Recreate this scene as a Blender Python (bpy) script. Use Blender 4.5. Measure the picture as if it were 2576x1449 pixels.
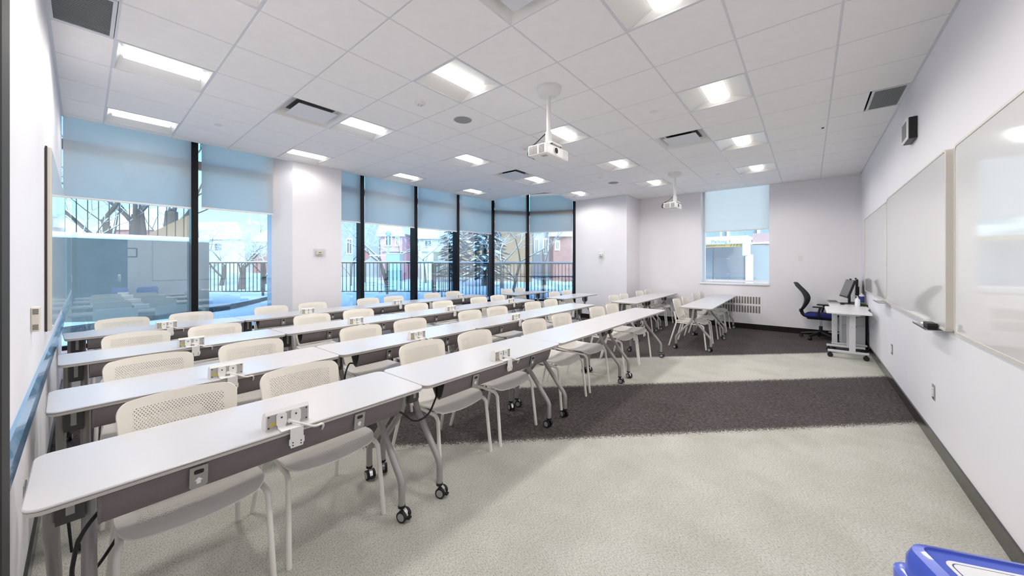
import bpy, bmesh, math, random
from mathutils import Vector, Matrix
random.seed(7)
for o in list(bpy.data.objects): bpy.data.objects.remove(o)
SC = bpy.context.scene
COL = SC.collection
PI = math.pi
# ------------------------------------------------------------------ camera
F_PX, HOR, YAW, EYE = 897.9, 665.25, 0.6944, 1.43
cam = bpy.data.cameras.new('camera'); cam_o = bpy.data.objects.new('camera', cam); COL.objects.link(cam_o)
cam.sensor_fit = 'HORIZONTAL'; cam.sensor_width = 36.0
cam.lens = F_PX / 2576 * 36.0
cam.shift_y = -(724.5 - HOR) / 2576
cam.clip_start = 0.02; cam.clip_end = 400
cam_o.location = (0, 0, EYE); cam_o.rotation_euler = (PI / 2, 0, YAW)
SC.camera = cam_o
# ------------------------------------------------------------------ world, sun, exposure
w = bpy.data.worlds.new('world'); SC.world = w; w.use_nodes = True
nt = w.node_tree; nt.nodes.clear()
wo = nt.nodes.new('ShaderNodeOutputWorld'); bg = nt.nodes.new('ShaderNodeBackground')
sky = nt.nodes.new('ShaderNodeTexSky'); sky.sky_type = 'NISHITA'; sky.sun_disc = False
sky.sun_elevation = math.radians(32); sky.sun_rotation = math.radians(120); sky.air_density = 1.0; sky.dust_density = 2.5; sky.ozone_density = 1.2
bg.inputs['Strength'].default_value = 0.15
nt.links.new(sky.outputs[0], bg.inputs[0]); nt.links.new(bg.outputs[0], wo.inputs[0])
sun = bpy.data.lights.new('sun', 'SUN'); sun.energy = 0.6; sun.angle = math.radians(1.0); sun.color = (1.0, .97, .93)
sun_o = bpy.data.objects.new('sun', sun); COL.objects.link(sun_o)
sun_o.rotation_euler = Vector((-.80, .42, -.46)).to_track_quat('-Z', 'Y').to_euler()
LAMP = 0.75                       # emission of the troffer lenses
LAMP_W = 16.2                    # power of the lamp inside each troffer
SC.view_settings.view_transform = 'Standard'; SC.view_settings.look = 'None'
SC.view_settings.exposure = 2.02; SC.view_settings.gamma = 1.0; SC.view_settings.use_curve_mapping = False

# ------------------------------------------------------------------ materials
def lin(c):
    return tuple(((v / 255) / 12.92 if v / 255 <= .04045 else ((v / 255 + .055) / 1.055) ** 2.4) for v in c)
M = {}
def mat(name, rgb, rough=.5, metal=0.0, noise=0.0, nscale=30.0, bump=0.0, bscale=200.0, spec=.5, coat=0.0, emit=0.0, trans=0.0):
    m = bpy.data.materials.new(name); m.use_nodes = True; n = m.node_tree; b = n.nodes['Principled BSDF']
    col = lin(rgb); b.inputs['Base Color'].default_value = (*col, 1)
    b.inputs['Roughness'].default_value = rough; b.inputs['Metallic'].default_value = metal
    b.inputs['Specular IOR Level'].default_value = spec; b.inputs['Coat Weight'].default_value = coat
    if trans: b.inputs['Transmission Weight'].default_value = trans
    if emit:
        b.inputs['Emission Color'].default_value = (*col, 1); b.inputs['Emission Strength'].default_value = emit
    tc = n.nodes.new('ShaderNodeTexCoord')
    if noise:
        t = n.nodes.new('ShaderNodeTexNoise'); t.inputs['Scale'].default_value = nscale; t.inputs['Detail'].default_value = 4
        n.links.new(tc.outputs['Object'], t.inputs['Vector'])
        r = n.nodes.new('ShaderNodeValToRGB')
        r.color_ramp.elements[0].position = .3; r.color_ramp.elements[1].position = .7
        r.color_ramp.elements[0].color = (*[max(0, v * (1 - noise)) for v in col], 1)
        r.color_ramp.elements[1].color = (*[min(1, v * (1 + noise)) for v in col], 1)
        n.links.new(t.outputs['Fac'], r.inputs['Fac']); n.links.new(r.outputs['Color'], b.inputs['Base Color'])
    if bump:
        t2 = n.nodes.new('ShaderNodeTexNoise'); t2.inputs['Scale'].default_value = bscale; t2.inputs['Detail'].default_value = 3
        n.links.new(tc.outputs['Object'], t2.inputs['Vector'])
        bp = n.nodes.new('ShaderNodeBump'); bp.inputs['Strength'].default_value = bump; bp.inputs['Distance'].default_value = .01
        n.links.new(t2.outputs['Fac'], bp.inputs['Height']); n.links.new(bp.outputs['Normal'], b.inputs['Normal'])
    M[name] = m
    return m
mat('wall_paint', (238, 235, 238), .55, noise=.01, nscale=3, bump=.02, bscale=300)
mat('tile', (250, 247, 245), .9, noise=.015, nscale=8, bump=.15, bscale=400)
mat('grid', (222, 222, 225), .45)
mat('baseboard', (38, 35, 32), .16, noise=.1, nscale=6)
mat('dark_wood', (26, 22, 20), .7, noise=.15, nscale=15)
mat('mullion', (24, 24, 28), .3, metal=.6)
mat('white_trim', (240, 240, 240), .4)
mat('laminate', (206, 203, 203), .28, noise=.008, nscale=5)
mat('edge_band', (205, 198, 190), .45)
mat('silver', (168, 166, 164), .38, metal=.75)
mat('leg_grey', (172, 169, 166), .4, metal=.35)
mat('bracket_dark', (88, 86, 84), .5)
mat('stripe_light', (190, 190, 186), .45)
mat('rubber', (22, 20, 20), .6)
mat('chrome', (220, 220, 220), .12, metal=1.0)
mat('wheel_grey', (165, 165, 165), .35)
mat('chair_frame', (248, 244, 236), .35)
mat('under_dark', (45, 44, 46), .6)
mat('cable_black', (14, 14, 14), .45)
mat('cable_white', (235, 232, 226), .45)
mat('box_white', (240, 238, 234), .4)
mat('box_grey', (176, 173, 170), .5)
mat('screw', (60, 58, 56), .4, metal=.6)
mat('yellow_label', (206, 182, 60), .5)
mat('black_plastic', (18, 17, 18), .4)
mat('black_gloss', (14, 13, 14), .15)
mat('board_white', (238, 236, 234), .07, noise=.006, nscale=2, coat=.3)
mat('board_frame', (214, 208, 198), .4)
mat('board_edge', (52, 46, 42), .4)
mat('aluminium', (190, 190, 190), .3, metal=.9)
mat('blue_rail_sheen', (92, 150, 190), .22, coat=.4)  # rail blue paled by the window light it reflects
mat('blue_rail_dark', (38, 96, 134), .25, coat=.3)
mat('grille_grey', (120, 122, 122), .6, noise=.1, nscale=600)
mat('speaker_grey', (158, 156, 154), .7, bump=.3, bscale=900)
mat('device_white', (232, 230, 228), .4)
mat('device_cream', (222, 216, 200), .45)
mat('slot_dark', (86, 82, 80), .7)
mat('slot_grey', (128, 122, 116), .6, noise=.3, nscale=90)
mat('red_print', (196, 40, 44), .5)
mat('marker_blue', (40, 44, 150), .4)
mat('felt_black', (24, 20, 20), .8)
mat('bin_blue', (70, 96, 205), .3, coat=.2)
mat('label_white', (244, 243, 242), .4)
mat('label_ink', (66, 70, 140), .5)
mat('chair_black', (24, 24, 27), .5)
mat('seat_blue', (28, 34, 110), .85, bump=.2, bscale=800)
mat('mesh_back', (40, 46, 56), .7)
mat('screen', (96, 92, 98), .12)
mat('desk_white', (244, 242, 240), .3)
mat('desk_metal', (214, 214, 216), .4)
mat('pedestal', (206, 206, 208), .45)
mat('bottle_white', (238, 240, 244), .35)
mat('wipes_blue', (44, 62, 130), .4)
mat('green_band', (130, 180, 60), .4)
mat('snow', (236, 242, 250), .8, noise=.03, nscale=1.5, bump=.5, bscale=2.0)
mat('snow_cap', (240, 244, 250), .8)
mat('concrete', (104, 102, 104), .85, noise=.08, nscale=3)
mat('cobble', (86, 88, 94), .9, noise=.5, nscale=9, bump=.6, bscale=20)
mat('iron', (30, 32, 36), .5)
mat('bark', (84, 74, 68), .9, noise=.2, nscale=6)
mat('tan_wall', (166, 128, 100), .9, noise=.06, nscale=2)
mat('orange_wall', (214, 164, 120), .9, noise=.06, nscale=2)
mat('grey_house', (168, 164, 168), .9, noise=.03, nscale=2)
mat('pink_house', (226, 168, 180), .85, noise=.04, nscale=2)
mat('cream_house', (226, 220, 210), .85, noise=.03, nscale=2)
mat('teal_house', (120, 132, 140), .85, noise=.03, nscale=2)
mat('brick', (168, 112, 104), .9, noise=.2, nscale=4)
mat('house_white', (238, 238, 238), .7)
mat('house_glass', (70, 84, 96), .15)
mat('evergreen', (74, 92, 100), .9)
mat('garage_grey', (140, 144, 150), .7, noise=.02, nscale=2)
mat('sign_white', (196, 206, 208), .4)
mat('sign_ink', (132, 144, 148), .5)
mat('sign_yellow', (206, 178, 104), .5)
mat('garage_wall', (138, 148, 156), .8)
mat('sky_glass', (132, 156, 164), .2)
mat('annex', (168, 146, 150), .8)
mat('door_blue', (58, 78, 108), .45, noise=.12, nscale=8)
mat('dark_board', (48, 60, 76), .5)
mat('paper', (236, 232, 220), .7)
mat('mailbox_green', (176, 200, 198), .5)
mat('stop_red', (196, 110, 110), .5)

def node_mat(name):
    m = bpy.data.materials.new(name); m.use_nodes = True; n = m.node_tree; n.nodes.clear(); M[name] = m
    out = n.nodes.new('ShaderNodeOutputMaterial')
    return m, n, out
def mth(n, op, a, b=None, c=None):
    x = n.nodes.new('ShaderNodeMath'); x.operation = op
    for i, v in enumerate((a, b, c)):
        if v is None: continue
        if isinstance(v, (int, float)): x.inputs[i].default_value = v
        else: n.links.new(v, x.inputs[i])
    return x.outputs[0]
# glass: tinted transparent + fresnel reflection
def glass(name, tint, boost):
    m, n, out = node_mat(name)
    tr = n.nodes.new('ShaderNodeBsdfTransparent'); tr.inputs[0].default_value = (*tint, 1)
    gl = n.nodes.new('ShaderNodeBsdfGlossy'); gl.inputs['Roughness'].default_value = 0.0; gl.inputs[0].default_value = (.9, .96, 1, 1)
    fr = n.nodes.new('ShaderNodeFresnel'); fr.inputs[0].default_value = 1.5
    ge = n.nodes.new('ShaderNodeNewGeometry')
    f = mth(n, 'MULTIPLY', mth(n, 'MINIMUM', mth(n, 'ADD', mth(n, 'MULTIPLY', fr.outputs[0], 1.3), boost), 1.0), mth(n, 'SUBTRACT', 1.0, ge.outputs['Backfacing']))
    mx = n.nodes.new('ShaderNodeMixShader'); n.links.new(f, mx.inputs[0]); n.links.new(tr.outputs[0], mx.inputs[1]); n.links.new(gl.outputs[0], mx.inputs[2])
    n.links.new(mx.outputs[0], out.inputs[0])
glass('glass', (.62, .82, .92), .22)
glass('glass_clear', (.84, .93, .96), .04)
glass('clear_cover', (.95, .95, .94), .02)
# translucent roller shade
m, n, out = node_mat('shade_cloth')
df = n.nodes.new('ShaderNodeBsdfDiffuse'); df.inputs[0].default_value = (*lin((204, 204, 206)), 1)
tl = n.nodes.new('ShaderNodeBsdfTranslucent'); tl.inputs[0].default_value = (*lin((250, 240, 228)), 1)
tp = n.nodes.new('ShaderNodeBsdfTransparent'); tp.inputs[0].default_value = (.9, .95, 1, 1)
mx = n.nodes.new('ShaderNodeMixShader'); mx.inputs[0].default_value = .88; n.links.new(df.outputs[0], mx.inputs[1]); n.links.new(tl.outputs[0], mx.inputs[2])
mx2 = n.nodes.new('ShaderNodeMixShader'); mx2.inputs[0].default_value = .17; n.links.new(mx.outputs[0], mx2.inputs[1]); n.links.new(tp.outputs[0], mx2.inputs[2])
n.links.new(mx2.outputs[0], out.inputs[0])
# lamp lens
m, n, out = node_mat('lens')
em = n.nodes.new('ShaderNodeEmission'); em.inputs[0].default_value = (1, .965, .92, 1); em.inputs[1].default_value = LAMP
n.links.new(em.outputs[0], out.inputs[0])
mat('troffer', (240, 238, 234), .35)
# carpet with diagonal bands
m, n, out = node_mat('carpet')
b = n.nodes.new('ShaderNodeBsdfPrincipled'); b.inputs['Roughness'].default_value = .95; b.inputs['Specular IOR Level'].default_value = .15
tc = n.nodes.new('ShaderNodeTexCoord'); sp = n.nodes.new('ShaderNodeSeparateXYZ'); n.links.new(tc.outputs['Object'], sp.inputs[0])
def noise_n(scale, detail=3, vec=None, rough=.6):
    t = n.nodes.new('ShaderNodeTexNoise'); t.inputs['Scale'].default_value = scale; t.inputs['Detail'].default_value = detail; t.inputs['Roughness'].default_value = rough
    n.links.new(vec or tc.outputs['Object'], t.inputs['Vector']); return t.outputs['Fac']
mp = n.nodes.new('ShaderNodeMapping'); mp.inputs['Rotation'].default_value = (0, 0, .69); mp.inputs['Scale'].default_value = (1, 2.2, 1); n.links.new(tc.outputs['Object'], mp.inputs[0])
fine = noise_n(110, 2); med = noise_n(35, 4); big = noise_n(2.2, 4); dash = noise_n(88, 5, mp.outputs[0], .80)
s_ = mth(n, 'SUBTRACT', sp.outputs[1], sp.outputs[0])
jit = mth(n, 'ADD', mth(n, 'MULTIPLY', mth(n, 'SUBTRACT', fine, .5), .42), mth(n, 'MULTIPLY', mth(n, 'SUBTRACT', med, .5), .22))
sj = mth(n, 'ADD', s_, jit)
def step(edge): return mth(n, 'GREATER_THAN', sj, edge)
dark = mth(n, 'ADD', mth(n, 'SUBTRACT', step(4.07), step(5.82)), step(7.48))
def ramp(fac, stops):
    r = n.nodes.new('ShaderNodeValToRGB'); e = r.color_ramp.elements
    e[0].position, e[0].color = stops[0][0], (*lin(stops[0][1]), 1); e[1].position, e[1].color = stops[-1][0], (*lin(stops[-1][1]), 1)
    for p, c in stops[1:-1]:
        q = e.new(p); q.color = (*lin(c), 1)
    n.links.new(fac, r.inputs[0]); return r.outputs[0]
light_c = ramp(dash, [(.34, (118, 119, 113)), (.45, (192, 191, 182)), (.52, (211, 209, 199)), (.70, (234, 231, 221))])
dmix = mth(n, 'ADD', mth(n, 'MULTIPLY', dash, .7), mth(n, 'MULTIPLY', med, .3))
dark_c = ramp(dmix, [(.36, (32, 28, 32)), (.46, (72, 66, 68)), (.56, (106, 98, 97)), (.66, (164, 154, 141))])
blot = ramp(big, [(.30, (236, 236, 232)), (.6, (255, 255, 255))])
mc = n.nodes.new('ShaderNodeMix'); mc.data_type = 'RGBA'; n.links.new(dark, mc.inputs[0]); n.links.new(light_c, mc.inputs[6]); n.links.new(dark_c, mc.inputs[7])
mm = n.nodes.new('ShaderNodeMix'); mm.data_type = 'RGBA'; mm.blend_type = 'MULTIPLY'; mm.inputs[0].default_value = 1.0
n.links.new(mc.outputs[2], mm.inputs[6]); n.links.new(blot, mm.inputs[7]); n.links.new(mm.outputs[2], b.inputs['Base Color'])
bp = n.nodes.new('ShaderNodeBump'); bp.inputs['Strength'].default_value = .5; bp.inputs['Distance'].default_value = .006
n.links.new(dash, bp.inputs['Height']); n.links.new(bp.outputs[0], b.inputs['Normal']); n.links.new(b.outputs[0], out.inputs[0])
# perforated chair plastic (uv in metres; holes inside |u|<U, v0<v<v1)
def perforated(name, rgb, U, v0, v1, rad):
    m, n, out = node_mat(name)
    b = n.nodes.new('ShaderNodeBsdfPrincipled'); b.inputs['Base Color'].default_value = (*lin(rgb), 1); b.inputs['Roughness'].default_value = .42
    uv = n.nodes.new('ShaderNodeUVMap'); uv.uv_map = 'UVMap'
    sp = n.nodes.new('ShaderNodeSeparateXYZ'); n.links.new(uv.outputs[0], sp.inputs[0])
    px, py = .0125, .0088
    vv = mth(n, 'DIVIDE', sp.outputs[1], py); row = mth(n, 'FLOOR', vv)
    odd = mth(n, 'MULTIPLY', mth(n, 'FLOORED_MODULO', row, 2.0), .5)
    uu = mth(n, 'ADD', mth(n, 'DIVIDE', sp.outputs[0], px), odd)
    fu = mth(n, 'MULTIPLY', mth(n, 'SUBTRACT', mth(n, 'FRACT', uu), .5), px)
    fv = mth(n, 'MULTIPLY', mth(n, 'SUBTRACT', mth(n, 'FRACT', vv), .5), py)
    d2 = mth(n, 'ADD', mth(n, 'MULTIPLY', fu, fu), mth(n, 'MULTIPLY', fv, fv))
    hole = mth(n, 'LESS_THAN', d2, rad * rad)
    inr = mth(n, 'MULTIPLY', mth(n, 'LESS_THAN', mth(n, 'ABSOLUTE', sp.outputs[0]), U), mth(n, 'MULTIPLY', mth(n, 'GREATER_THAN', sp.outputs[1], v0), mth(n, 'LESS_THAN', sp.outputs[1], v1)))
    f = mth(n, 'MULTIPLY', hole, inr)
    tr = n.nodes.new('ShaderNodeBsdfTransparent'); mx = n.nodes.new('ShaderNodeMixShader')
    n.links.new(f, mx.inputs[0]); n.links.new(b.outputs[0], mx.inputs[1]); n.links.new(tr.outputs[0], mx.inputs[2]); n.links.new(mx.outputs[0], out.inputs[0])
perforated('chair_back_plastic', (249, 242, 229), .168, .05, .305, .0024)
perforated('chair_seat_plastic', (249, 244, 238), .180, -.17, .185, .0021)
# woven mesh panel (fine horizontal ribs)
m, n, out = node_mat('panel_mesh')
b = n.nodes.new('ShaderNodeBsdfPrincipled'); b.inputs['Roughness'].default_value = .8
tc = n.nodes.new('ShaderNodeTexCoord'); wv = n.nodes.new('ShaderNodeTexWave'); wv.bands_direction = 'Z'; wv.inputs['Scale'].default_value = 95; wv.inputs['Distortion'].default_value = .3
n.links.new(tc.outputs['Object'], wv.inputs['Vector'])
r = n.nodes.new('ShaderNodeValToRGB'); r.color_ramp.elements[0].color = (*lin((94, 85, 88)), 1); r.color_ramp.elements[1].color = (*lin((158, 147, 148)), 1)
n.links.new(wv.outputs['Fac'], r.inputs[0]); n.links.new(r.outputs[0], b.inputs['Base Color'])
bp = n.nodes.new('ShaderNodeBump'); bp.inputs['Strength'].default_value = .4; bp.inputs['Distance'].default_value = .003
n.links.new(wv.outputs['Fac'], bp.inputs['Height']); n.links.new(bp.outputs[0], b.inputs['Normal']); n.links.new(b.outputs[0], out.inputs[0])

# ------------------------------------------------------------------ mesh builder
class MB:
    def __init__(s): s.v = []; s.f = []; s.m = []; s.uv = {}
    def add(s, vs, fs, mi=0):
        k = len(s.v); s.v += [tuple(p) for p in vs]
        for f in fs: s.f.append(tuple(i + k for i in f)); s.m.append(mi)
        return s
    def box(s, x0, x1, y0, y1, z0, z1, mi=0, T=None):
        p = [(x, y, z) for x in (x0, x1) for y in (y0, y1) for z in (z0, z1)]
        if T is not None: p = [T @ Vector(q) for q in p]
        return s.add(p, [(0, 1, 3, 2), (4, 6, 7, 5), (0, 4, 5, 1), (2, 3, 7, 6), (0, 2, 6, 4), (1, 5, 7, 3)], mi)
    def rbox(s, x0, x1, y0, y1, z0, z1, r=.005, seg=2, mi=0, T=None):
        bm = bmesh.new(); bmesh.ops.create_cube(bm, size=1)
        for v in bm.verts: v.co = ((x0 + x1) / 2 + v.co.x * (x1 - x0), (y0 + y1) / 2 + v.co.y * (y1 - y0), (z0 + z1) / 2 + v.co.z * (z1 - z0))
        r = min(r, .49 * min(abs(x1 - x0), abs(y1 - y0), abs(z1 - z0)))
        bmesh.ops.bevel(bm, geom=list(bm.edges), offset=r, segments=seg, affect='EDGES', profile=.5)
        bm.verts.index_update()
        p = [(T @ v.co) if T is not None else v.co for v in bm.verts]
        s.add(p, [[v.index for v in f.verts] for f in bm.faces], mi); bm.free(); return s
    def tube(s, pts, r, n=8, cap=True, mi=0):
        pts = [Vector(p) for p in pts]; k = len(pts); rr = r if isinstance(r, (list, tuple)) else [r] * k
        rings = []; up = None
        for i in range(k):
            t = (pts[min(i + 1, k - 1)] - pts[max(i - 1, 0)]).normalized()
            if up is None:
                a = Vector((0, 0, 1)) if abs(t.z) < .9 else Vector((1, 0, 0))
                up = (a - t * a.dot(t)).normalized()
            else:
                up = (up - t * up.dot(t)); up = up.normalized() if up.length > 1e-6 else Vector((1, 0, 0))
            sd = t.cross(up)
            rings.append([pts[i] + (up * math.cos(2 * PI * j / n) + sd * math.sin(2 * PI * j / n)) * rr[i] for j in range(n)])
        vs = [p for R in rings for p in R]
        fs = [(i * n + j, i * n + (j + 1) % n, (i + 1) * n + (j + 1) % n, (i + 1) * n + j) for i in range(k - 1) for j in range(n)]
        if cap: fs += [tuple(range(n))[::-1], tuple((k - 1) * n + j for j in range(n))]
        return s.add(vs, fs, mi)
    def cyl(s, p0, p1, r0, r1=None, n=16, mi=0): return s.tube([p0, p1], [r0, r0 if r1 is None else r1], n, True, mi)
    def prism(s, poly, axis, a, b, mi=0, T=None):
        def P(u, v, w): return {'x': (w, u, v), 'y': (u, w, v), 'z': (u, v, w)}[axis]
        k = len(poly); p = [P(u, v, a) for u, v in poly] + [P(u, v, b) for u, v in poly]
        if T is not None: p = [T @ Vector(q) for q in p]
        return s.add(p, [tuple(range(k))[::-1], tuple(range(k, 2 * k))] + [(i, (i + 1) % k, k + (i + 1) % k, k + i) for i in range(k)], mi)
    def lathe(s, prof, n=20, o=(0, 0, 0), mi=0):
        vs = [(o[0] + r * math.cos(2 * PI * j / n), o[1] + r * math.sin(2 * PI * j / n), o[2] + z) for r, z in prof for j in range(n)]
        k = len(prof)
        fs = [(i * n + j, i * n + (j + 1) % n, (i + 1) * n + (j + 1) % n, (i + 1) * n + j) for i in range(k - 1) for j in range(n)]
        if prof[0][0] > 1e-6: fs.append(tuple(range(n))[::-1])
        if prof[-1][0] > 1e-6: fs.append(tuple((k - 1) * n + j for j in range(n)))
        return s.add(vs, fs, mi)
    def shell(s, G, th, uvs, mi=0):
        """closed shell from a grid of points; uvs the same shape in metres"""
        nu, nv = len(G), len(G[0]); G = [[Vector(p) for p in r] for r in G]
        N = []
        for i in range(nu):
            row = []
            for j in range(nv):
                a = G[min(i + 1, nu - 1)][j] - G[max(i - 1, 0)][j]; c = G[i][min(j + 1, nv - 1)] - G[i][max(j - 1, 0)]
                q = a.cross(c); row.append(q.normalized() if q.length > 1e-9 else Vector((0, 0, 1)))
            N.append(row)
        base = len(s.v); idx = lambda k, i, j: k * nu * nv + i * nv + j
        vs = [G[i][j] + N[i][j] * (th / 2) for i in range(nu) for j in range(nv)] + [G[i][j] - N[i][j] * (th / 2) for i in range(nu) for j in range(nv)]
        fs = []
        for i in range(nu - 1):
            for j in range(nv - 1):
                fs.append((idx(0, i, j), idx(0, i + 1, j), idx(0, i + 1, j + 1), idx(0, i, j + 1)))
                fs.append((idx(1, i, j), idx(1, i, j + 1), idx(1, i + 1, j + 1), idx(1, i + 1, j)))
        for i in range(nu - 1):
            fs.append((idx(0, i, 0), idx(1, i, 0), idx(1, i + 1, 0), idx(0, i + 1, 0)))
            fs.append((idx(0, i, nv - 1), idx(0, i + 1, nv - 1), idx(1, i + 1, nv - 1), idx(1, i, nv - 1)))
        for j in range(nv - 1):
            fs.append((idx(0, 0, j), idx(0, 0, j + 1), idx(1, 0, j + 1), idx(1, 0, j)))
            fs.append((idx(0, nu - 1, j), idx(1, nu - 1, j), idx(1, nu - 1, j + 1), idx(0, nu - 1, j + 1)))
        s.add(vs, fs, mi)
        for k in (0, 1):
            for i in range(nu):
                for j in range(nv): s.uv[base + idx(k, i, j)] = uvs[i][j]
        return s
    def mesh(s, name, mats, smooth=None):
        me = bpy.data.meshes.new(name); me.from_pydata(s.v, [], s.f); me.validate(verbose=False)
        for mm_ in (mats if isinstance(mats, (list, tuple)) else [mats]): me.materials.append(M[mm_])
        if len(set(s.m)) > 1 and len(me.polygons) == len(s.m): me.polygons.foreach_set('material_index', s.m)
        if s.uv:
            ul = me.uv_layers.new(name='UVMap')
            for l in me.loops: ul.data[l.index].uv = s.uv.get(l.vertex_index, (0, 0))
        if smooth:
            me.polygons.foreach_set('use_smooth', [True] * len(me.polygons)); me.set_sharp_from_angle(angle=math.radians(smooth))
        me.update(); return me
    def build(s, name, mats, parent=None, smooth=None, **kw): return inst(name, s.mesh(name, mats, smooth), parent, **kw)
def inst(name, me, parent=None, loc=None, rot=None):
    o = bpy.data.objects.new(name, me); COL.objects.link(o)
    if parent is not None: o.parent = parent
    if loc is not None: o.location = loc
    if rot is not None: o.rotation_euler = rot
    return o
def tag(o, label, cat, group=None):
    o['label'] = label; o['category'] = cat
    if group: o['group'] = group
    return o
def struct(o, label=None, cat=None):
    o['kind'] = 'structure'
    if label: o['label'] = label
    if cat: o['category'] = cat
    return o
def empty(name, loc=(0, 0, 0), rz=0):
    o = bpy.data.objects.new(name, None); COL.objects.link(o); o.location = loc; o.rotation_euler = (0, 0, rz); o.empty_display_size = .1
    return o
def text_mesh(body, size, mat_name, extrude=.002, align='LEFT'):
    c = bpy.data.curves.new('txt', 'FONT'); c.body = body; c.size = size; c.extrude = extrude; c.align_x = align
    o = bpy.data.objects.new('txt', c); COL.objects.link(o)
    dg = bpy.context.evaluated_depsgraph_get(); me = bpy.data.meshes.new_from_object(o.evaluated_get(dg))
    bpy.data.objects.remove(o); me.materials.clear(); me.materials.append(M[mat_name]); return me
def arc(c, r, a0, a1, n=6): return [(c[0] + r * math.cos(a0 + (a1 - a0) * i / n), c[1] + r * math.sin(a0 + (a1 - a0) * i / n)) for i in range(n + 1)]
def rrect(x0, x1, y0, y1, r, n=5):
    return arc((x1 - r, y1 - r), r, 0, PI / 2, n) + arc((x0 + r, y1 - r), r, PI / 2, PI, n) + arc((x0 + r, y0 + r), r, PI, 1.5 * PI, n) + arc((x1 - r, y0 + r), r, 1.5 * PI, 2 * PI, n)
def bend(pts, r=.04, n=5):
    """round the inner corners of a polyline"""
    P = [Vector(p) for p in pts]; out = [P[0]]
    for i in range(1, len(P) - 1):
        a = (P[i - 1] - P[i]); c = (P[i + 1] - P[i]); q = min(r, a.length * .45, c.length * .45)
        p0 = P[i] + a.normalized() * q; p2 = P[i] + c.normalized() * q
        for k in range(n + 1):
            t = k / n; out.append(p0 * (1 - t) ** 2 + P[i] * 2 * t * (1 - t) + p2 * t * t)
    out.append(P[-1]); return out
ORD = ['first', 'second', 'third', 'fourth', 'fifth', 'sixth', 'seventh', 'eighth', 'ninth', 'tenth']

# ================================================================== ROOM
XR, YL, YB, ZC = .76, -.165, 9.48, 3.158       # right wall, thermostat wall, back wall, ceiling
XG, XI = -6.86, -6.70                            # glass plane, inner face of mullions
ZTOP = 3.75
C0, C1, C2 = (-6.72, 7.2), (-6.15, 8.1), (-4.93, 8.60)     # bay corner posts
PIER_X0, PIER_X1, PIER_Y = -4.93, -3.47, 8.60
# floor
fl = MB().add([(-7.0, -.4, 0), (1.0, -.4, 0), (1.0, 9.8, 0), (-7.0, 9.8, 0), (-7.0, -.4, -.2), (1.0, -.4, -.2), (1.0, 9.8, -.2), (-7.0, 9.8, -.2)],
              [(0, 1, 2, 3), (7, 6, 5, 4), (0, 4, 5, 1), (1, 5, 6, 2), (2, 6, 7, 3), (3, 7, 4, 0)]).build('floor', 'carpet')
struct(fl, 'pale grey green carpet with dark brown diagonal bands', 'floor')
# walls
struct(MB().box(XG, XR + .2, YL - .2, YL, 0, ZTOP).build('wall_left', 'wall_paint'), 'white wall with the thermostat and blue rail', 'wall')
DOOR_Y0, DOOR_Y1, DOOR_Z = -.08, .74, 2.06
wr = MB().box(XR, XR + .2, DOOR_Y1, YB + .3, 0, ZTOP).box(XR, XR + .2, YL - .2, DOOR_Y0, 0, ZTOP).box(XR, XR + .2, DOOR_Y0, DOOR_Y1, DOOR_Z, ZTOP)
struct(wr.build('wall_right', 'wall_paint'), 'long white wall carrying three whiteboards', 'wall')
WX0, WX1, WZ0 = -2.0, -.665, 1.00               # back window opening
wb = MB().box(PIER_X1 - .02, WX0, YB, YB + .32, 0, ZTOP).box(WX1, XR + .2, YB, YB + .32, 0, ZTOP).box(WX0, WX1, YB, YB + .32, 0, WZ0)
struct(wb.build('wall_back', 'wall_paint'), 'white back wall with the parking view window', 'wall')
pier = MB().box(PIER_X0, PIER_X1, PIER_Y, YB + .32, 0, ZTOP)
struct(pier.build('wall_pier', 'wall_paint'), 'white pier between the bay windows and the back wall', 'wall')
colm = MB().prism([(-6.62, 2.23), (-6.62, 3.04), (XG - .15, 3.04), (XG - .15, 1.98), (-6.86, 2.0)], 'z', 0, ZTOP)
struct(colm.build('wall_column', 'wall_paint'), 'white column standing between the windows', 'wall')
# unseen roof slab over the whole room, put there to block light
struct(MB().box(-7.1, 1.0, -.4, 10.0, ZTOP, ZTOP + .25).build('roof_slab', 'concrete'), 'unseen concrete slab above the suspended ceiling, blocking light', 'slab')
# sill walls under the glass
sill_w = MB().box(XG - .12, XI + .04, YL, 2.0, 0, .40).box(XG - .12, XI + .04, 3.04, C0[1], 0, .40)
def wallseg(mb, a, b, t0, t1, z0, z1, mi=0):
    d = Vector((b[0] - a[0], b[1] - a[1])); nrm = Vector((d.y, -d.x)).normalized()
    p = [(a[0] + nrm.x * t, a[1] + nrm.y * t) for t in (t0, t1)] + [(b[0] + nrm.x * t, b[1] + nrm.y * t) for t in (t1, t0)]
    return mb.prism(p, 'z', z0, z1, mi)
wallseg(sill_w, C0, C1, -.15, .08, 0, .40); wallseg(sill_w, C1, C2, -.15, .08, 0, .40)
struct(sill_w.build('wall_sill', 'wall_paint'), 'low white sill wall under the tall windows', 'wall')
struct(MB().box(XG - .12, XG - .02, YL, C0[1], 3.3, ZTOP).build('trim_head', 'wall_paint'), 'head panel above the window glass', 'trim')
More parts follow.
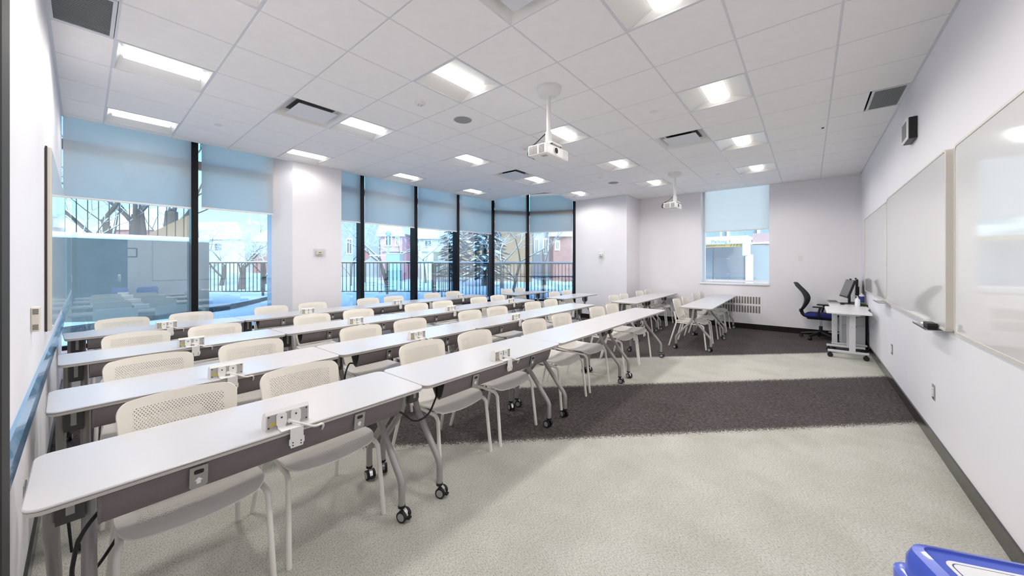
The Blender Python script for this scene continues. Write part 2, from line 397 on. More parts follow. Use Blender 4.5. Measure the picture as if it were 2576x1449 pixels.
# baseboards
struct(MB().box(XR - .012, XR, DOOR_Y1 + .06, YB, 0, .10).build('baseboard_right', 'baseboard'), 'glossy dark baseboard under the whiteboards', 'baseboard')
struct(MB().box(PIER_X1, XR - .012, YB - .012, YB, 0, .115).build('baseboard_back', 'baseboard'), 'black baseboard along the back wall', 'baseboard')
struct(MB().box(PIER_X0, PIER_X1 + .012, PIER_Y - .012, PIER_Y, 0, .115).box(PIER_X1, PIER_X1 + .012, PIER_Y, YB - .012, 0, .115).build('baseboard_pier', 'baseboard'), 'black baseboard around the white pier', 'baseboard')
struct(MB().box(XG, -1.2, YL, YL + .012, 0, .10).build('baseboard_left', 'baseboard'), 'dark baseboard of the thermostat wall', 'baseboard')
# blue rail on the left wall
rl = struct(MB().prism([(YL, .73), (YL + .020, .73), (YL + .020, .80), (YL + .010, .845), (YL, .845)], 'x', -6.66, -1.86).build('trim_rail', 'blue_rail_dark'), 'glossy blue wall rail running behind the table ends', 'rail')
MB().prism([(YL + .0205, .801), (YL + .0212, .802), (YL + .0112, .8475), (YL, .8475), (YL, .845), (YL + .0105, .845)], 'x', -6.66, -1.86).build('rail_top_sheen', 'blue_rail_sheen', rl)  # upper bevel in paler blue, window reflection put into the colour
# dark post at the picture's left edge
struct(MB().rbox(-1.22, -1.10, YL, YL + .072, 0, ZC, .006).build('trim_post', 'dark_wood'), 'tall dark brown post on the thermostat wall', 'post')

# ------------------------------------------------------------------ ceiling
OX, OY, T = -2.2648, 1.9848, .6096
XE = -6.66
POLY = [(XR, YL), (XR, YB), (PIER_X1, YB), (PIER_X1, PIER_Y), (PIER_X0, PIER_Y), (-4.86, 8.21), (-4.80, 7.8), (-4.74, 7.41), (-4.85, 7.06), (-5.3, 7.03), (-6.6, 7.06), (XE, 6.9), (XE, YL)]
def clip(poly, ax, val, keep_less):
    out = []
    for i in range(len(poly)):
        a, b = poly[i], poly[(i + 1) % len(poly)]
        ia = (a[ax] <= val) == keep_less or a[ax] == val; ib = (b[ax] <= val) == keep_less or b[ax] == val
        if ia: out.append(a)
        if ia != ib:
            t = (val - a[ax]) / (b[ax] - a[ax]); p = [a[0] + t * (b[0] - a[0]), a[1] + t * (b[1] - a[1])]; p[ax] = val; out.append(tuple(p))
    return out
def area(p): return .5 * sum(p[i][0] * p[(i + 1) % len(p)][1] - p[(i + 1) % len(p)][0] * p[i][1] for i in range(len(p)))
LIGHTS = [(i, j) for i in (-7, -4, -1, 2) for j in (-3, 0, 3, 6, 9) if (i, j) != (-7, 9)]
DIFF = [(-4, -1), (1, 5), (-4, 5), (1, -1)]
ceil = struct(empty('ceiling', (0, 0, ZC)), 'white suspended ceiling of square tiles', 'ceiling')
full_tile = None
BW = .0062
RC = POLY[::-1]
for i in range(-9, 6):
    for j in range(-5, 14):
        if (i, j) in LIGHTS or (i, j) in DIFF: continue
        x0, x1, y0, y1 = OX + i * T, OX + (i + 1) * T, OY + j * T, OY + (j + 1) * T
        if (i, j) == (-3, -4): continue                     # return grille cell
        if (i, j) == (4, 5): x1 = .475                      # half cell beside the wall grille
        p = clip(clip(clip(clip(RC, 0, x0 + BW, False), 0, x1 - BW, True), 1, y0 + BW, False), 1, y1 - BW, True)
        q = []
        for pt in p:
            if not q or abs(pt[0] - q[-1][0]) + abs(pt[1] - q[-1][1]) > 1e-4: q.append(pt)
        if len(q) > 2 and abs(q[0][0] - q[-1][0]) + abs(q[0][1] - q[-1][1]) < 1e-4: q.pop()
        if len(q) < 3 or abs(area(q)) < .004: continue
        if abs(abs(area(q)) - (T - 2 * BW) ** 2) < 1e-5:
            if full_tile is None:
                h_ = T / 2 - BW
                full_tile = MB().add([(-h_ + .004, -h_ + .004, -.004), (h_ - .004, -h_ + .004, -.004), (h_ - .004, h_ - .004, -.004), (-h_ + .004, h_ - .004, -.004),
                                      (-h_, -h_, 0), (h_, -h_, 0), (h_, h_, 0), (-h_, h_, 0), (-h_, -h_, .015), (h_, -h_, .015), (h_, h_, .015), (-h_, h_, .015)],
                                     [(3, 2, 1, 0), (8, 9, 10, 11)] + [(a, (a + 1) % 4, 4 + (a + 1) % 4, 4 + a) for a in range(4)] + [(4 + a, 4 + (a + 1) % 4, 8 + (a + 1) % 4, 8 + a) for a in range(4)]).mesh('ceiling_tile', 'tile')
            inst('ceiling_tile', full_tile, ceil, ((x0 + x1) / 2, (y0 + y1) / 2, .002))
        else:
            q2 = q if area(q) > 0 else q[::-1]
            MB().prism(q2, 'z', -.002, .015).build('ceiling_tile', 'tile', ceil)
def spans(ax, val):
    xs = []
    for k in range(len(POLY)):
        a, b = POLY[k], POLY[(k + 1) % len(POLY)]
        if (a[ax] - val) * (b[ax] - val) < 0:
            t = (val - a[ax]) / (b[ax] - a[ax]); xs.append(a[1 - ax] + t * (b[1 - ax] - a[1 - ax]))
    xs.sort(); return list(zip(xs[::2], xs[1::2]))
for i in range(-8, 6):
    for a, b in spans(0, OX + i * T + .0001): MB().box(OX + i * T - BW, OX + i * T + BW, a, b, .001, .02).build('grid_bar', 'grid', ceil)
for j in range(-4, 14):
    for a, b in spans(1, OY + j * T + .0001): MB().box(a, b, OY + j * T - BW, OY + j * T + BW, .0005, .02).build('grid_bar', 'grid', ceil)
for a, b in [((XR, YL), (XR, YB)), ((XR, YB), (PIER_X1, YB)), ((PIER_X1, YB), (PIER_X1, PIER_Y)), ((PIER_X1, PIER_Y), (PIER_X0, PIER_Y)), ((XE, YL), (XR, YL))]:
    wallseg(MB(), a, b, -.0, -.018, -.005, .02).build('wall_angle', 'grid', ceil)
# fascia closing the ceiling edge toward the windows
fa = MB()
for k in range(4, len(POLY) - 1): wallseg(fa, POLY[k], POLY[k + 1], 0, .02, -.002, ZTOP - ZC)
fa.build('ceiling_fascia', 'wall_paint', ceil)

# troffers
def troffer_meshes():
    h_ = T / 2 - BW; d = .055
    hs = MB().add([(-h_, -h_, 0), (h_, -h_, 0), (h_, h_, 0), (-h_, h_, 0), (-.11, -h_ + .035, d), (.11, -h_ + .035, d), (.11, h_ - .035, d), (-.11, h_ - .035, d)],
                  [(0, 1, 5, 4), (1, 2, 6, 5), (2, 3, 7, 6), (3, 0, 4, 7), (4, 5, 6, 7)]).mesh('housing', 'troffer')
    fr = MB()
    for a, b, c, e in ((-h_, h_, -h_, -h_ + .012), (-h_, h_, h_ - .012, h_), (-h_, -h_ + .012, -h_ + .012, h_ - .012), (h_ - .012, h_, -h_ + .012, h_ - .012)):
        fr.box(a, b, c, e, -.003, .006)
    frm = fr.mesh('trim_frame', 'grid')
    n = 14; R = .098; vs = []; L = h_ - .055
    for k in range(n + 1):
        a = PI * k / n; vs += [(-R * math.cos(a), -L, d - .002 - .040 * math.sin(a)), (-R * math.cos(a), L, d - .002 - .040 * math.sin(a))]
    fs = [(2 * k, 2 * k + 1, 2 * k + 3, 2 * k + 2) for k in range(n)] + [tuple(2 * k for k in range(n + 1)), tuple(2 * k + 1 for k in range(n + 1))[::-1]]
    ln = MB().add(vs, fs).mesh('lens', 'lens', 40)
    return hs, frm, ln
HS, FRM, LN = troffer_meshes()
TROFFER_LAMP = bpy.data.lights.new('troffer_lamp', 'SPOT'); TROFFER_LAMP.energy = LAMP_W; TROFFER_LAMP.color = (1, .975, .955)
TROFFER_LAMP.spot_size = math.radians(170); TROFFER_LAMP.spot_blend = .4; TROFFER_LAMP.shadow_soft_size = .15
TROFFER_DIM = TROFFER_LAMP.copy(); TROFFER_DIM.name = 'troffer_lamp_dimmed'; TROFFER_DIM.energy = LAMP_W * .42      # row by the windows weakened to spare the column a hot spot
WROW = {-7: 'nearest the windows', -4: 'second from the windows', -1: 'second from the whiteboards', 2: 'nearest the whiteboards'}
for (i, j) in LIGHTS:
    t = empty('ceiling_light', (OX + (i + .5) * T, OY + (j + .5) * T, ZC))
    tag(t, 'lit square ceiling light, %s from the thermostat wall, in the row %s' % (ORD[(j + 3) // 3], WROW[i]), 'ceiling light', 'recessed ceiling lights')
    inst('housing', HS, t); inst('trim_frame', FRM, t); inst('lens', LN, t)
    lamp_o = bpy.data.objects.new('lamp', TROFFER_DIM if i == -7 else TROFFER_LAMP); COL.objects.link(lamp_o); lamp_o.parent = t; lamp_o.location = (0, 0, .006)
# plaque diffusers
def diffuser(i, j, label):
    t = empty('air_diffuser', (OX + (i + .5) * T, OY + (j + .5) * T, ZC)); tag(t, label, 'air vent', 'square air diffusers')
    h_ = T / 2 - BW
    MB().add([(-h_, -h_, 0), (h_, -h_, 0), (h_, h_, 0), (-h_, h_, 0), (-h_ + .06, -h_ + .06, .07), (h_ - .06, -h_ + .06, .07), (h_ - .06, h_ - .06, .07), (-h_ + .06, h_ - .06, .07)],
             [(0, 1, 5, 4), (1, 2, 6, 5), (2, 3, 7, 6), (3, 0, 4, 7), (4, 5, 6, 7)]).build('cone', 'troffer', t)
    MB().box(-.2, .2, -.2, .2, .062, .068).build('throat', 'slot_dark', t)
    MB().rbox(-.205, .205, -.205, .205, -.002, .006, .003).build('plaque', 'grid', t)
    for sx in (-.15, .15): MB().box(sx - .01, sx + .01, -.15, .15, .006, .062).build('hanger', 'bracket_dark', t)
diffuser(-4, -1, 'square air diffuser beside a light, second row from the windows, near the thermostat wall')
diffuser(-4, 5, 'square air diffuser beside a ceiling light, toward the bay windows')
diffuser(1, 5, 'square air diffuser beside the lights nearest the whiteboards, halfway to the back wall')
diffuser(1, -1, 'square air diffuser beside the light closest to the blue recycling bin')
# return grilles
def grille(x0, x1, y0, y1, label):
    t = empty('return_grille', ((x0 + x1) / 2, (y0 + y1) / 2, ZC)); tag(t, label, 'air vent')
    a, b = (x1 - x0) / 2, (y1 - y0) / 2
    MB().box(-a + .02, a - .02, -b + .02, b - .02, .0, .004).build('core', 'grille_grey', t)
    f = MB().box(-a, a, -b, -b + .02, -.004, .006).box(-a, a, b - .02, b, -.004, .006).box(-a, -a + .02, -b + .02, b - .02, -.004, .006).box(a - .02, a, -b + .02, b - .02, -.004, .006)
    f.build('frame', 'grid', t)
    nb = int((2 * a - .04) / .022); lv = MB().box(-.0015, .0015, -b + .02, b - .02, -.003, .0).mesh('louver', 'grille_grey')
    for k in range(1, nb): inst('louver', lv, t, (-a + .02 + k * (2 * a - .04) / nb, 0, 0))
grille(.485, .745, OY + 5 * T + .01, OY + 6 * T - .01, 'narrow grey return grille at the ceiling edge above the whiteboard wall')
grille(OX - 3 * T + .01, OX - 2 * T - .01, YL + .01, OY - 3 * T - .01, 'grey return grille at the ceiling edge above the thermostat wall')
# speakers, detectors, sprinklers
def cc(i, j, fx=.5, fy=.5): return (OX + (i + fx) * T, OY + (j + fy) * T, ZC)
for (i, j, lab) in ((-2, 1, 'round grey ceiling speaker between the first projector and the windows'), (-2, 8, 'round grey ceiling speaker near the second projector by the back wall')):
    t = empty('ceiling_speaker', cc(i, j)); tag(t, lab, 'speaker', 'round ceiling speakers')
    MB().lathe([(0, -.006), (.100, -.006), (.104, -.004), (.104, .0)], 32).build('speaker_grille', 'speaker_grey', t, 30)
    MB().lathe([(.104, -.004), (.116, -.005), (.118, 0), (.104, 0)], 32).build('bezel', 'device_white', t, 30)
t = empty('smoke_detector', cc(-2, 0)); tag(t, 'small round white smoke detector on the tile between two ceiling lights', 'detector')
MB().lathe([(0, -.035), (.035, -.035), (.05, -.025), (.058, -.006), (.062, 0)], 28).build('detector_body', 'device_white', t, 40)
for k in range(4): MB().box(.018, .028, -.004, .004, -.0365, -.034, T=Matrix.Rotation(k * PI / 2 + .4, 4, 'Z')).build('sensing_slot', 'slot_dark', t)
t = empty('fire_strobe', cc(-2, 3)); tag(t, 'white round fire alarm strobe with red lettering behind the first projector', 'alarm')
MB().lathe([(0, -.04), (.06, -.038), (.085, -.02), (.09, 0)], 28).build('strobe_body', 'device_white', t, 40)
MB().lathe([(0, -.062), (.02, -.058), (.03, -.038)], 16).build('strobe_lens', 'clear_cover', t, 40)
inst('lettering', text_mesh('FIRE', .035, 'red_print', .001, 'CENTER'), t, (.0, .055, -.034), (PI, 0, .6))
for (i, j, lab) in ((-6, -2, 'flush sprinkler disc close to the thermostat wall and windows'), (1, 3, 'flush sprinkler disc between the first projector and the whiteboard lights'), (1, 9, 'flush sprinkler disc near the parking view window'),
                    (-6, 3, 'flush sprinkler disc midway along the windows'), (-6, 6, 'flush sprinkler disc closest to the bay window corner')):
    tag(MB().lathe([(0, -.006), (.036, -.006), (.042, -.002), (.042, 0)], 24).build('sprinkler_cover', 'device_white', smooth=30, loc=cc(i, j)), lab, 'sprinkler', 'flush sprinkler covers')
tag(MB().lathe([(0, -.02), (.05, -.02), (.06, -.004), (.06, 0)], 24).build('occupancy_sensor', 'device_white', smooth=30, loc=cc(-2, 7)), 'round white occupancy sensor beside the farther ceiling speaker', 'sensor')
tag(MB().lathe([(0, -.012), (.012, -.012), (.014, 0)], 12).build('ceiling_sensor', 'black_plastic', smooth=30, loc=(OX + 3.93 * T, OY + 6.54 * T, ZC)), 'tiny black sensor dot near the whiteboard side ceiling edge', 'sensor')

# ------------------------------------------------------------------ window wall
def mullion(name, p, ang=0.0, wdt=.075, dep=.17, label=None):
    o = MB().box(-dep, 0, -wdt / 2, wdt / 2, .38, ZTOP).build(name, 'mullion', loc=(p[0], p[1], 0), rot=(0, 0, ang)); struct(o, label, 'mullion'); return o
MY = [1.012, 3.486, 4.724, 5.962]
for k, y in enumerate(MY):
    mullion('trim_mullion', (XI, y), label='dark window mullion, ' + ['between the thermostat wall and the column', 'first past the column', 'second past the column', 'third past the column'][k])
mullion('trim_mullion', (C0[0] + .03, C0[1] + .02), .5 * -.55, .09, .17, 'dark corner post where the bay windows begin')
mullion('trim_mullion', (C1[0] + .02, C1[1] - .06), -.95, .10, .17, 'thick dark post in the middle of the bay windows')
mullion('trim_mullion', (C2[0] - .005, C2[1] - .02), -1.19, .075, .17, 'dark post where the bay windows meet the white pier')
wn = 0
def window(a, b, zs, label, trans=True, shade_off=.03, gap=(0.04, 0.04), zb=.42):
    """glass pane a->b (plan), roller shade in front of it down to zs"""
    global wn; wn += 1
    d = Vector((b[0] - a[0], b[1] - a[1])); L = d.length; ang = math.atan2(d.y, d.x)
    g = struct(empty('window_%d' % wn, (a[0], a[1], 0), ang), label, 'window')          # local x along the pane, -y = inside
    MB().box(0, L, .0, .012, zb, 3.35).build('pane', 'glass', g)
    MB().box(0, L, -.02, .05, zb - .04, zb + .03).build('frame_rail', 'mullion', g)
    if trans: MB().box(0, L, .015, .09, 2.82, 2.94).build('band_bar', 'mullion', g)  # added bar, shows through the shade cloth as a dark band
    return g, L, ang
def shade(a, b, zs, label, gap):
    d = Vector((b[0] - a[0], b[1] - a[1])); L = d.length; ang = math.atan2(d.y, d.x)
    t = empty('roller_shade', (a[0], a[1], 0), ang); tag(t, label, 'roller shade', 'half lowered white roller shades')
    MB().box(gap[0], L - gap[1], -.0008, .0008, zs, 3.40).build('shade_fabric', 'shade_cloth', t)
    MB().rbox(gap[0], L - gap[1], -.006, .006, zs - .012, zs + .012, .004).build('hem_bar', 'device_white', t)
    MB().tube([(gap[0], 0, 3.43), (L - gap[1], 0, 3.43)], .03, 12).build('roller_tube', 'aluminium', t, 40)
ZS = 2.245
ys = [YL, MY[0], 2.0]; ye = [3.04, MY[1], MY[2], MY[3], C0[1]]
names = ['window pane next to the thermostat wall', 'window pane between the first mullion and the column', 'narrow window pane just past the column', 'first full window pane past the column', 'second full window pane past the column', 'window pane just before the bay corner post']
panes = [(ys[0], ys[1]), (ys[1], ys[2])] + list(zip(ye[:-1], ye[1:]))
for k, (y0, y1) in enumerate(panes):
    window((XG, y0), (XG, y1), ZS, names[k])
    zsk = ZS + (.0 if k != 0 else -.02) + (.02 if k == 5 else 0)
    g0 = .055 if k in (1, 3, 4, 5) else .012; g1 = .02
    if k == 1: g0 = .075
    shade((XI - .015, y0), (XI - .015, y1), zsk, 'white roller shade covering the top of the ' + names[k].replace('window ', ''), (g0, g1))
window(C0, C1, 2.33, 'first angled bay window past the corner post'); window(C1, C2, 2.33, 'angled bay window beside the white pier')
def inset(a, b, o):
    d = Vector((b[0] - a[0], b[1] - a[1])).normalized(); nn = Vector((d.y, -d.x)); return (a[0] + nn.x * o, a[1] + nn.y * o), (b[0] + nn.x * o, b[1] + nn.y * o)
a, b = inset(C0, C1, .05); shade(a, b, 2.33, 'white roller shade on the first angled bay window', (.07, .05))
a, b = inset(C1, C2, .05); shade(a, b, 2.33, 'white roller shade on the bay window beside the pier', (.06, .05))
# back window
bw = struct(empty('window_9', (WX0, YB, 0)), 'back wall window looking onto the parking entrance', 'window')
WL = WX1 - WX0
MB().box(0.05, WL, .27, .282, WZ0 + .05, ZTOP).build('pane', 'glass_clear', bw)
MB().box(0, .05, .23, .30, WZ0 + .02, ZTOP).box(.05, WL, .23, .30, WZ0 + .02, WZ0 + .07).build('window_frame', 'white_trim', bw)
MB().rbox(-.02, WL, -.03, .30, WZ0 - .03, WZ0 + .004, .004).build('window_sill', 'white_trim', bw)
shade((WX0 + .05, YB + .20), (WX1, YB + .20), 2.215, 'white roller shade in the back wall window above the parking sign', (.0, .0))

# ------------------------------------------------------------------ door, frame sign (behind the camera, mirrored in the glass)
dr = struct(empty('door_1', (XR, DOOR_Y0, 0)), 'blue grey wooden door in the corner', 'door')
MB().rbox(.03, .075, .02, DOOR_Y1 - DOOR_Y0 - .02, .005, DOOR_Z - .01, .003).build('door_leaf', 'door_blue', dr)
MB().box(-.015, .12, -.04, .02, 0, DOOR_Z + .04).box(-.015, .12, DOOR_Y1 - DOOR_Y0 - .02, DOOR_Y1 - DOOR_Y0 + .04, 0, DOOR_Z + .04).box(-.015, .12, -.04, DOOR_Y1 - DOOR_Y0 + .04, DOOR_Z - .01, DOOR_Z + .05).build('door_frame', 'door_blue', dr)
MB().rbox(.015, .03, .68, .74, .92, 1.16, .004).tube([(.02, .71, 1.0), (-.03, .71, 1.0), (-.035, .60, 1.0)], .009).build('door_handle', 'chrome', dr, 40)
t = empty('framed_notice', (XR, .86, 1.76)); tag(t, 'small square notice in a dark frame beside the door', 'frame')
MB().rbox(-.02, 0, -.11, .11, -.13, .13, .003).build('frame', 'dark_board', t); MB().box(-.022, -.0205, -.08, .08, -.10, .10).build('sheet', 'paper', t)

# ------------------------------------------------------------------ whiteboards
def whiteboard(y0, y1, label, dep=.022, mk=False):
    t = empty('whiteboard', (XR, (y0 + y1) / 2, .97)); tag(t, label, 'whiteboard', 'wall whiteboards'); a = (y1 - y0) / 2; H = 1.25
    def outl(g): return rrect(-a + g, a - g, g, H - g, .04 - g * .3, 4)
    P0, P1 = outl(0), outl(.014)
    k = len(P0)
    fr = MB(); vs = [(-dep, u, v) for u, v in P0] + [(-dep, u, v) for u, v in P1] + [(0, u, v) for u, v in P0] + [(-dep + .006, u, v) for u, v in P1]
    fs = []
    for i in range(k):
        j = (i + 1) % k
        fs += [(i, j, k + j, k + i), (2 * k + i, 2 * k + j, j, i), (k + i, k + j, 3 * k + j, 3 * k + i)]
    fr.add(vs, fs).build('frame', 'board_frame', t)
    MB().prism(P1, 'x', -dep + .004, -dep + .006).build('surface', 'board_white', t)
    MB().prism(outl(-.001), 'x', -.006, -.0005).build('back_edge', 'board_edge', t)
    return t
whiteboard(6.25, 8.69, 'whiteboard closest to the instructor desk and back wall')
whiteboard(3.76, 6.20, 'middle whiteboard of the three, with eraser and marker on its tray', .045)
whiteboard(1.27, 3.70, 'whiteboard closest to the blue recycling bins')
for yc, lab in ((6.45, 'short aluminium marker tray under the seam of the far whiteboards'), (4.12, 'short aluminium marker tray under the middle whiteboard')):
    t = tag(MB().prism([(XR - .045 - .06, .958), (XR - .02, .958), (XR - .02, .952), (XR - .11, .952), (XR - .112, .966), (XR - .108, .966)], 'y', yc - .22, yc + .22).build('marker_tray', 'aluminium'), lab, 'tray', 'marker trays')
e = empty('board_eraser', (XR - .075, 3.99, .9585)); tag(e, 'black felt eraser lying on the marker tray', 'eraser')
MB().rbox(-.025, .025, -.065, .065, .02, .045, .004).build('grip', 'black_plastic', e); MB().box(-.023, .023, -.062, .062, 0, .02).build('felt', 'felt_black', e)
e = empty('dry_marker', (XR - .075, 4.18, .9585)); tag(e, 'white dry erase marker with a blue cap on the marker tray', 'marker')
MB().cyl((0, .06, .009), (0, -.02, .009), .009).build('barrel', 'box_white', e, 40); MB().cyl((0, -.02, .009), (0, -.065, .009), .0095).build('cap', 'marker_blue', e, 40)
# left wall whiteboard
t = empty('wall_board', (0, YL, 0)); tag(t, 'whiteboard on the thermostat wall, edge on, mirroring the windows', 'whiteboard')
MB().rbox(-6.45, -3.88, 0, .03, .99, 2.21, .006).build('frame', 'board_frame', t); MB().box(-6.435, -3.90, .0305, .0315, 1.005, 2.195).build('surface', 'board_white', t)
MB().box(-3.884, -3.878, 0.002, .012, .985, 2.215).build('shadow_gap', 'board_edge', t)

# ------------------------------------------------------------------ small wall devices
def outlet(loc, rot, label, plate='aluminium', cat='outlet', hw=.038, hh=.06):
    t = empty('wall_outlet', loc); t.rotation_euler = rot; tag(t, label, cat)            # local -y faces the room
    MB().rbox(-hw, hw, -.006, 0, -hh, hh, .003).build('cover_plate', plate, t)
    MB().rbox(-.018, .018, -.009, -.005, -.036, .036, .002).build('receptacle', 'device_white', t)
    for z in (-.018, .018):
        MB().box(-.007, -.005, -.0095, -.0088, z - .005, z + .005).box(.005, .007, -.0095, -.0088, z - .005, z + .005).build('socket_slot', 'slot_dark', t)
    return t
RW = (0, 0, -PI / 2)
outlet((XR, 6.16, .42), RW, 'steel wall outlet under the seam of the far whiteboards'); outlet((XR, 4.31, .42), RW, 'steel wall outlet low under the middle whiteboard')
outlet((XR, 1.0, 1.16), RW, 'light switch plate between the door and the whiteboards', 'device_white', 'switch')
outlet((-.14, YB, 1.56), (0, 0, 0), 'white wall switch to the right of the parking view window', 'device_white', 'switch')
outlet((-2.62, YL, .42), (0, 0, PI), 'wall outlet with black plugs behind the tables of the thermostat wall')
t = empty('power_plugs', (-2.62, YL + .01, .42)); tag(t, 'black plugs and leads in the thermostat wall outlet', 'plug')
for z in (-.02, .022):
    MB().rbox(-.012, .012, 0, .035, z - .01, z + .01, .004).build('plug', 'black_plastic', t)
    MB().tube(bend([(0, .03, z), (.0, .07, z), (-.05, .10, z - .05), (-.06, .12, -.35)], .04), .005, 8).build('lead', 'cable_black', t, 40)
t = empty('thermostat', (-2.95, YL, 1.16)); tag(t, 'cream thermostat on the white wall near the blue rail', 'thermostat')
MB().rbox(-.04, .04, 0, .028, -.06, .06, .005).build('thermostat_body', 'device_cream', t)
for k in range(6): MB().box(.0395, .0408, .006, .024, .026 + k * .0045, .0285 + k * .0045).build('vent_slot', 'slot_dark', t)
for k in range(6): MB().box(.0395, .0408, .006, .024, -.05 + k * .0045, -.0475 + k * .0045).build('vent_slot', 'slot_dark', t)
t = empty('sensor_guard', (-6.62, 2.65, 1.63)); tag(t, 'cream wall sensor in a clear guard on the white column', 'thermostat')
MB().rbox(0, .045, -.10, .10, -.075, .075, .008).build('clear_guard', 'clear_cover', t); MB().rbox(.0, .03, -.055, .055, -.045, .045, .004).build('sensor_body', 'device_cream', t)
MB().box(.0305, .0315, -.02, .025, .0, .012).box(.0305, .0315, -.045, .04, -.03, -.022).build('display_line', 'slot_dark', t)
t = empty('wall_dispenser', (-4.14, PIER_Y, 1.69)); tag(t, 'small clear wall dispenser with a wire loop on the white pier', 'dispenser')
MB().rbox(-.085, .085, -.012, 0, -.09, .11, .006).build('back_plate', 'device_white', t); MB().rbox(-.045, .045, -.06, -.012, -.045, .035, .008).build('dispenser_body', 'device_white', t)
MB().box(-.02, .02, -.0615, -.06, -.02, -.008).build('slot', 'slot_dark', t)
MB().tube(bend([(-.025, -.05, -.04), (-.03, -.05, -.21), (.03, -.05, -.21), (.025, -.05, -.04)], .02), .003, 6).build('wire_loop', 'aluminium', t, 40)
# wall strobe on the whiteboard wall
t = empty('wall_strobe', (XR, 5.0, 2.69)); tag(t, 'black box with a grey front high above the middle whiteboard', 'alarm')
MB().rbox(-.055, 0, -.13, .13, -.10, .10, .005).build('case', 'black_plastic', t)
MB().rbox(-.066, -.055, -.13, .13, -.10, .10, .004).build('bezel', 'device_white', t); MB().box(-.0675, -.0655, -.10, .10, -.075, .075).build('front_grille', 'grille_grey', t)
# convector grille under the back window
t = empty('convector_grille', (0, YB, 0)); tag(t, 'white wall grille with two rows of dark slots below the back window', 'air vent')
MB().rbox(-1.62, -.78, -.003, 0, .28, .76, .001).build('grille_plate', 'wall_paint', t)
sl = MB().box(-.017, .017, -.0042, -.0025, -.078, .078).mesh('slot', 'slot_grey')
for zc in (.635, .435):
    for k in range(15): inst('slot', sl, t, (-1.575 + k * .0525, 0, zc))

# ================================================================== TABLES
ZT = .72; TD = .49
def loft_rrect(mb, x0, x1, y0, y1, r, layers, mi=0):
    rings = [rrect(x0 + g, x1 - g, y0 + g, y1 - g, max(.002, r - g)) for g, z in layers]; k = len(rings[0])
    vs = [(u, v, layers[i][1]) for i, R in enumerate(rings) for u, v in R]
    fs = [(i * k + j, i * k + (j + 1) % k, (i + 1) * k + (j + 1) % k, (i + 1) * k + j) for i in range(len(rings) - 1) for j in range(k)]
    fs += [tuple(range(k))[::-1], tuple((len(rings) - 1) * k + j for j in range(k))]
    return mb.add(vs, fs, mi)
LEGX, LSH = .255, -.05
def leg_mesh(sg):
    """sg=+1 front leg, -1 rear leg; sits at local y=0"""
    top = -.015 * sg
    pts = bend([(LSH + top, 0, ZT - .03), (LSH + .006 * sg, 0, .50), (LSH + .235 * sg, 0, .235), (LSH + LEGX * sg, 0, .20), (LSH + LEGX * sg, 0, .082)], .07, 6)
    return MB().tube(pts, .0195, 10).mesh('leg', 'leg_grey', 45)
LEG_F, LEG_R = leg_mesh(1), leg_mesh(-1)
cs = MB()
cs.cyl((0, 0, .085), (0, 0, .070), .0205, n=12, mi=0)
cs.prism([(-.014, .070), (.014, .070), (.034, .052), (.040, .030), (.020, .036), (-.006, .052)], 'y', -.010, .010, 1)
for sy in (-1, 1):
    cs.cyl((.014, sy * .011, .0315), (.014, sy * .027, .0315), .0305, n=18, mi=0)
    cs.cyl((.014, sy * .0272, .0315), (.014, sy * .0285, .0315), .0215, n=18, mi=2)
cs.box(.036, .058, -.012, .012, .020, .028, 0)
CASTER = cs.mesh('caster', ['rubber', 'chrome', 'wheel_grey'], 40)
br = MB().prism([(-.055, ZT - .024), (.055, ZT - .024), (.055, .565), (.038, .535), (-.038, .535), (-.055, .565)], 'y', -.033, .033)
BRACKET = br.mesh('flip_bracket', 'bracket_dark')
STRIPE = MB().box(.0553, .0575, -.010, .010, .57, ZT - .03).mesh('light_stripe', 'stripe_light')
latch = MB().prism([(-.026, .0), (.026, .0), (.026, -.075), (.020, -.083), (-.020, -.083), (-.026, -.075)], 'x', 0, .004)
LATCH = latch.mesh('latch_plate', 'silver')
ARROW = MB().prism([(-.006, -.066), (.006, -.066), (.006, -.054), (.012, -.054), (0, -.042), (-.012, -.054), (-.006, -.054)], 'x', .0042, .0052).mesh('arrow_mark', 'label_white')
LHOLE = MB().prism(rrect(-.014, .014, -.028, -.012, .005, 3), 'x', .0042, .0050).mesh('finger_slot', 'black_plastic')
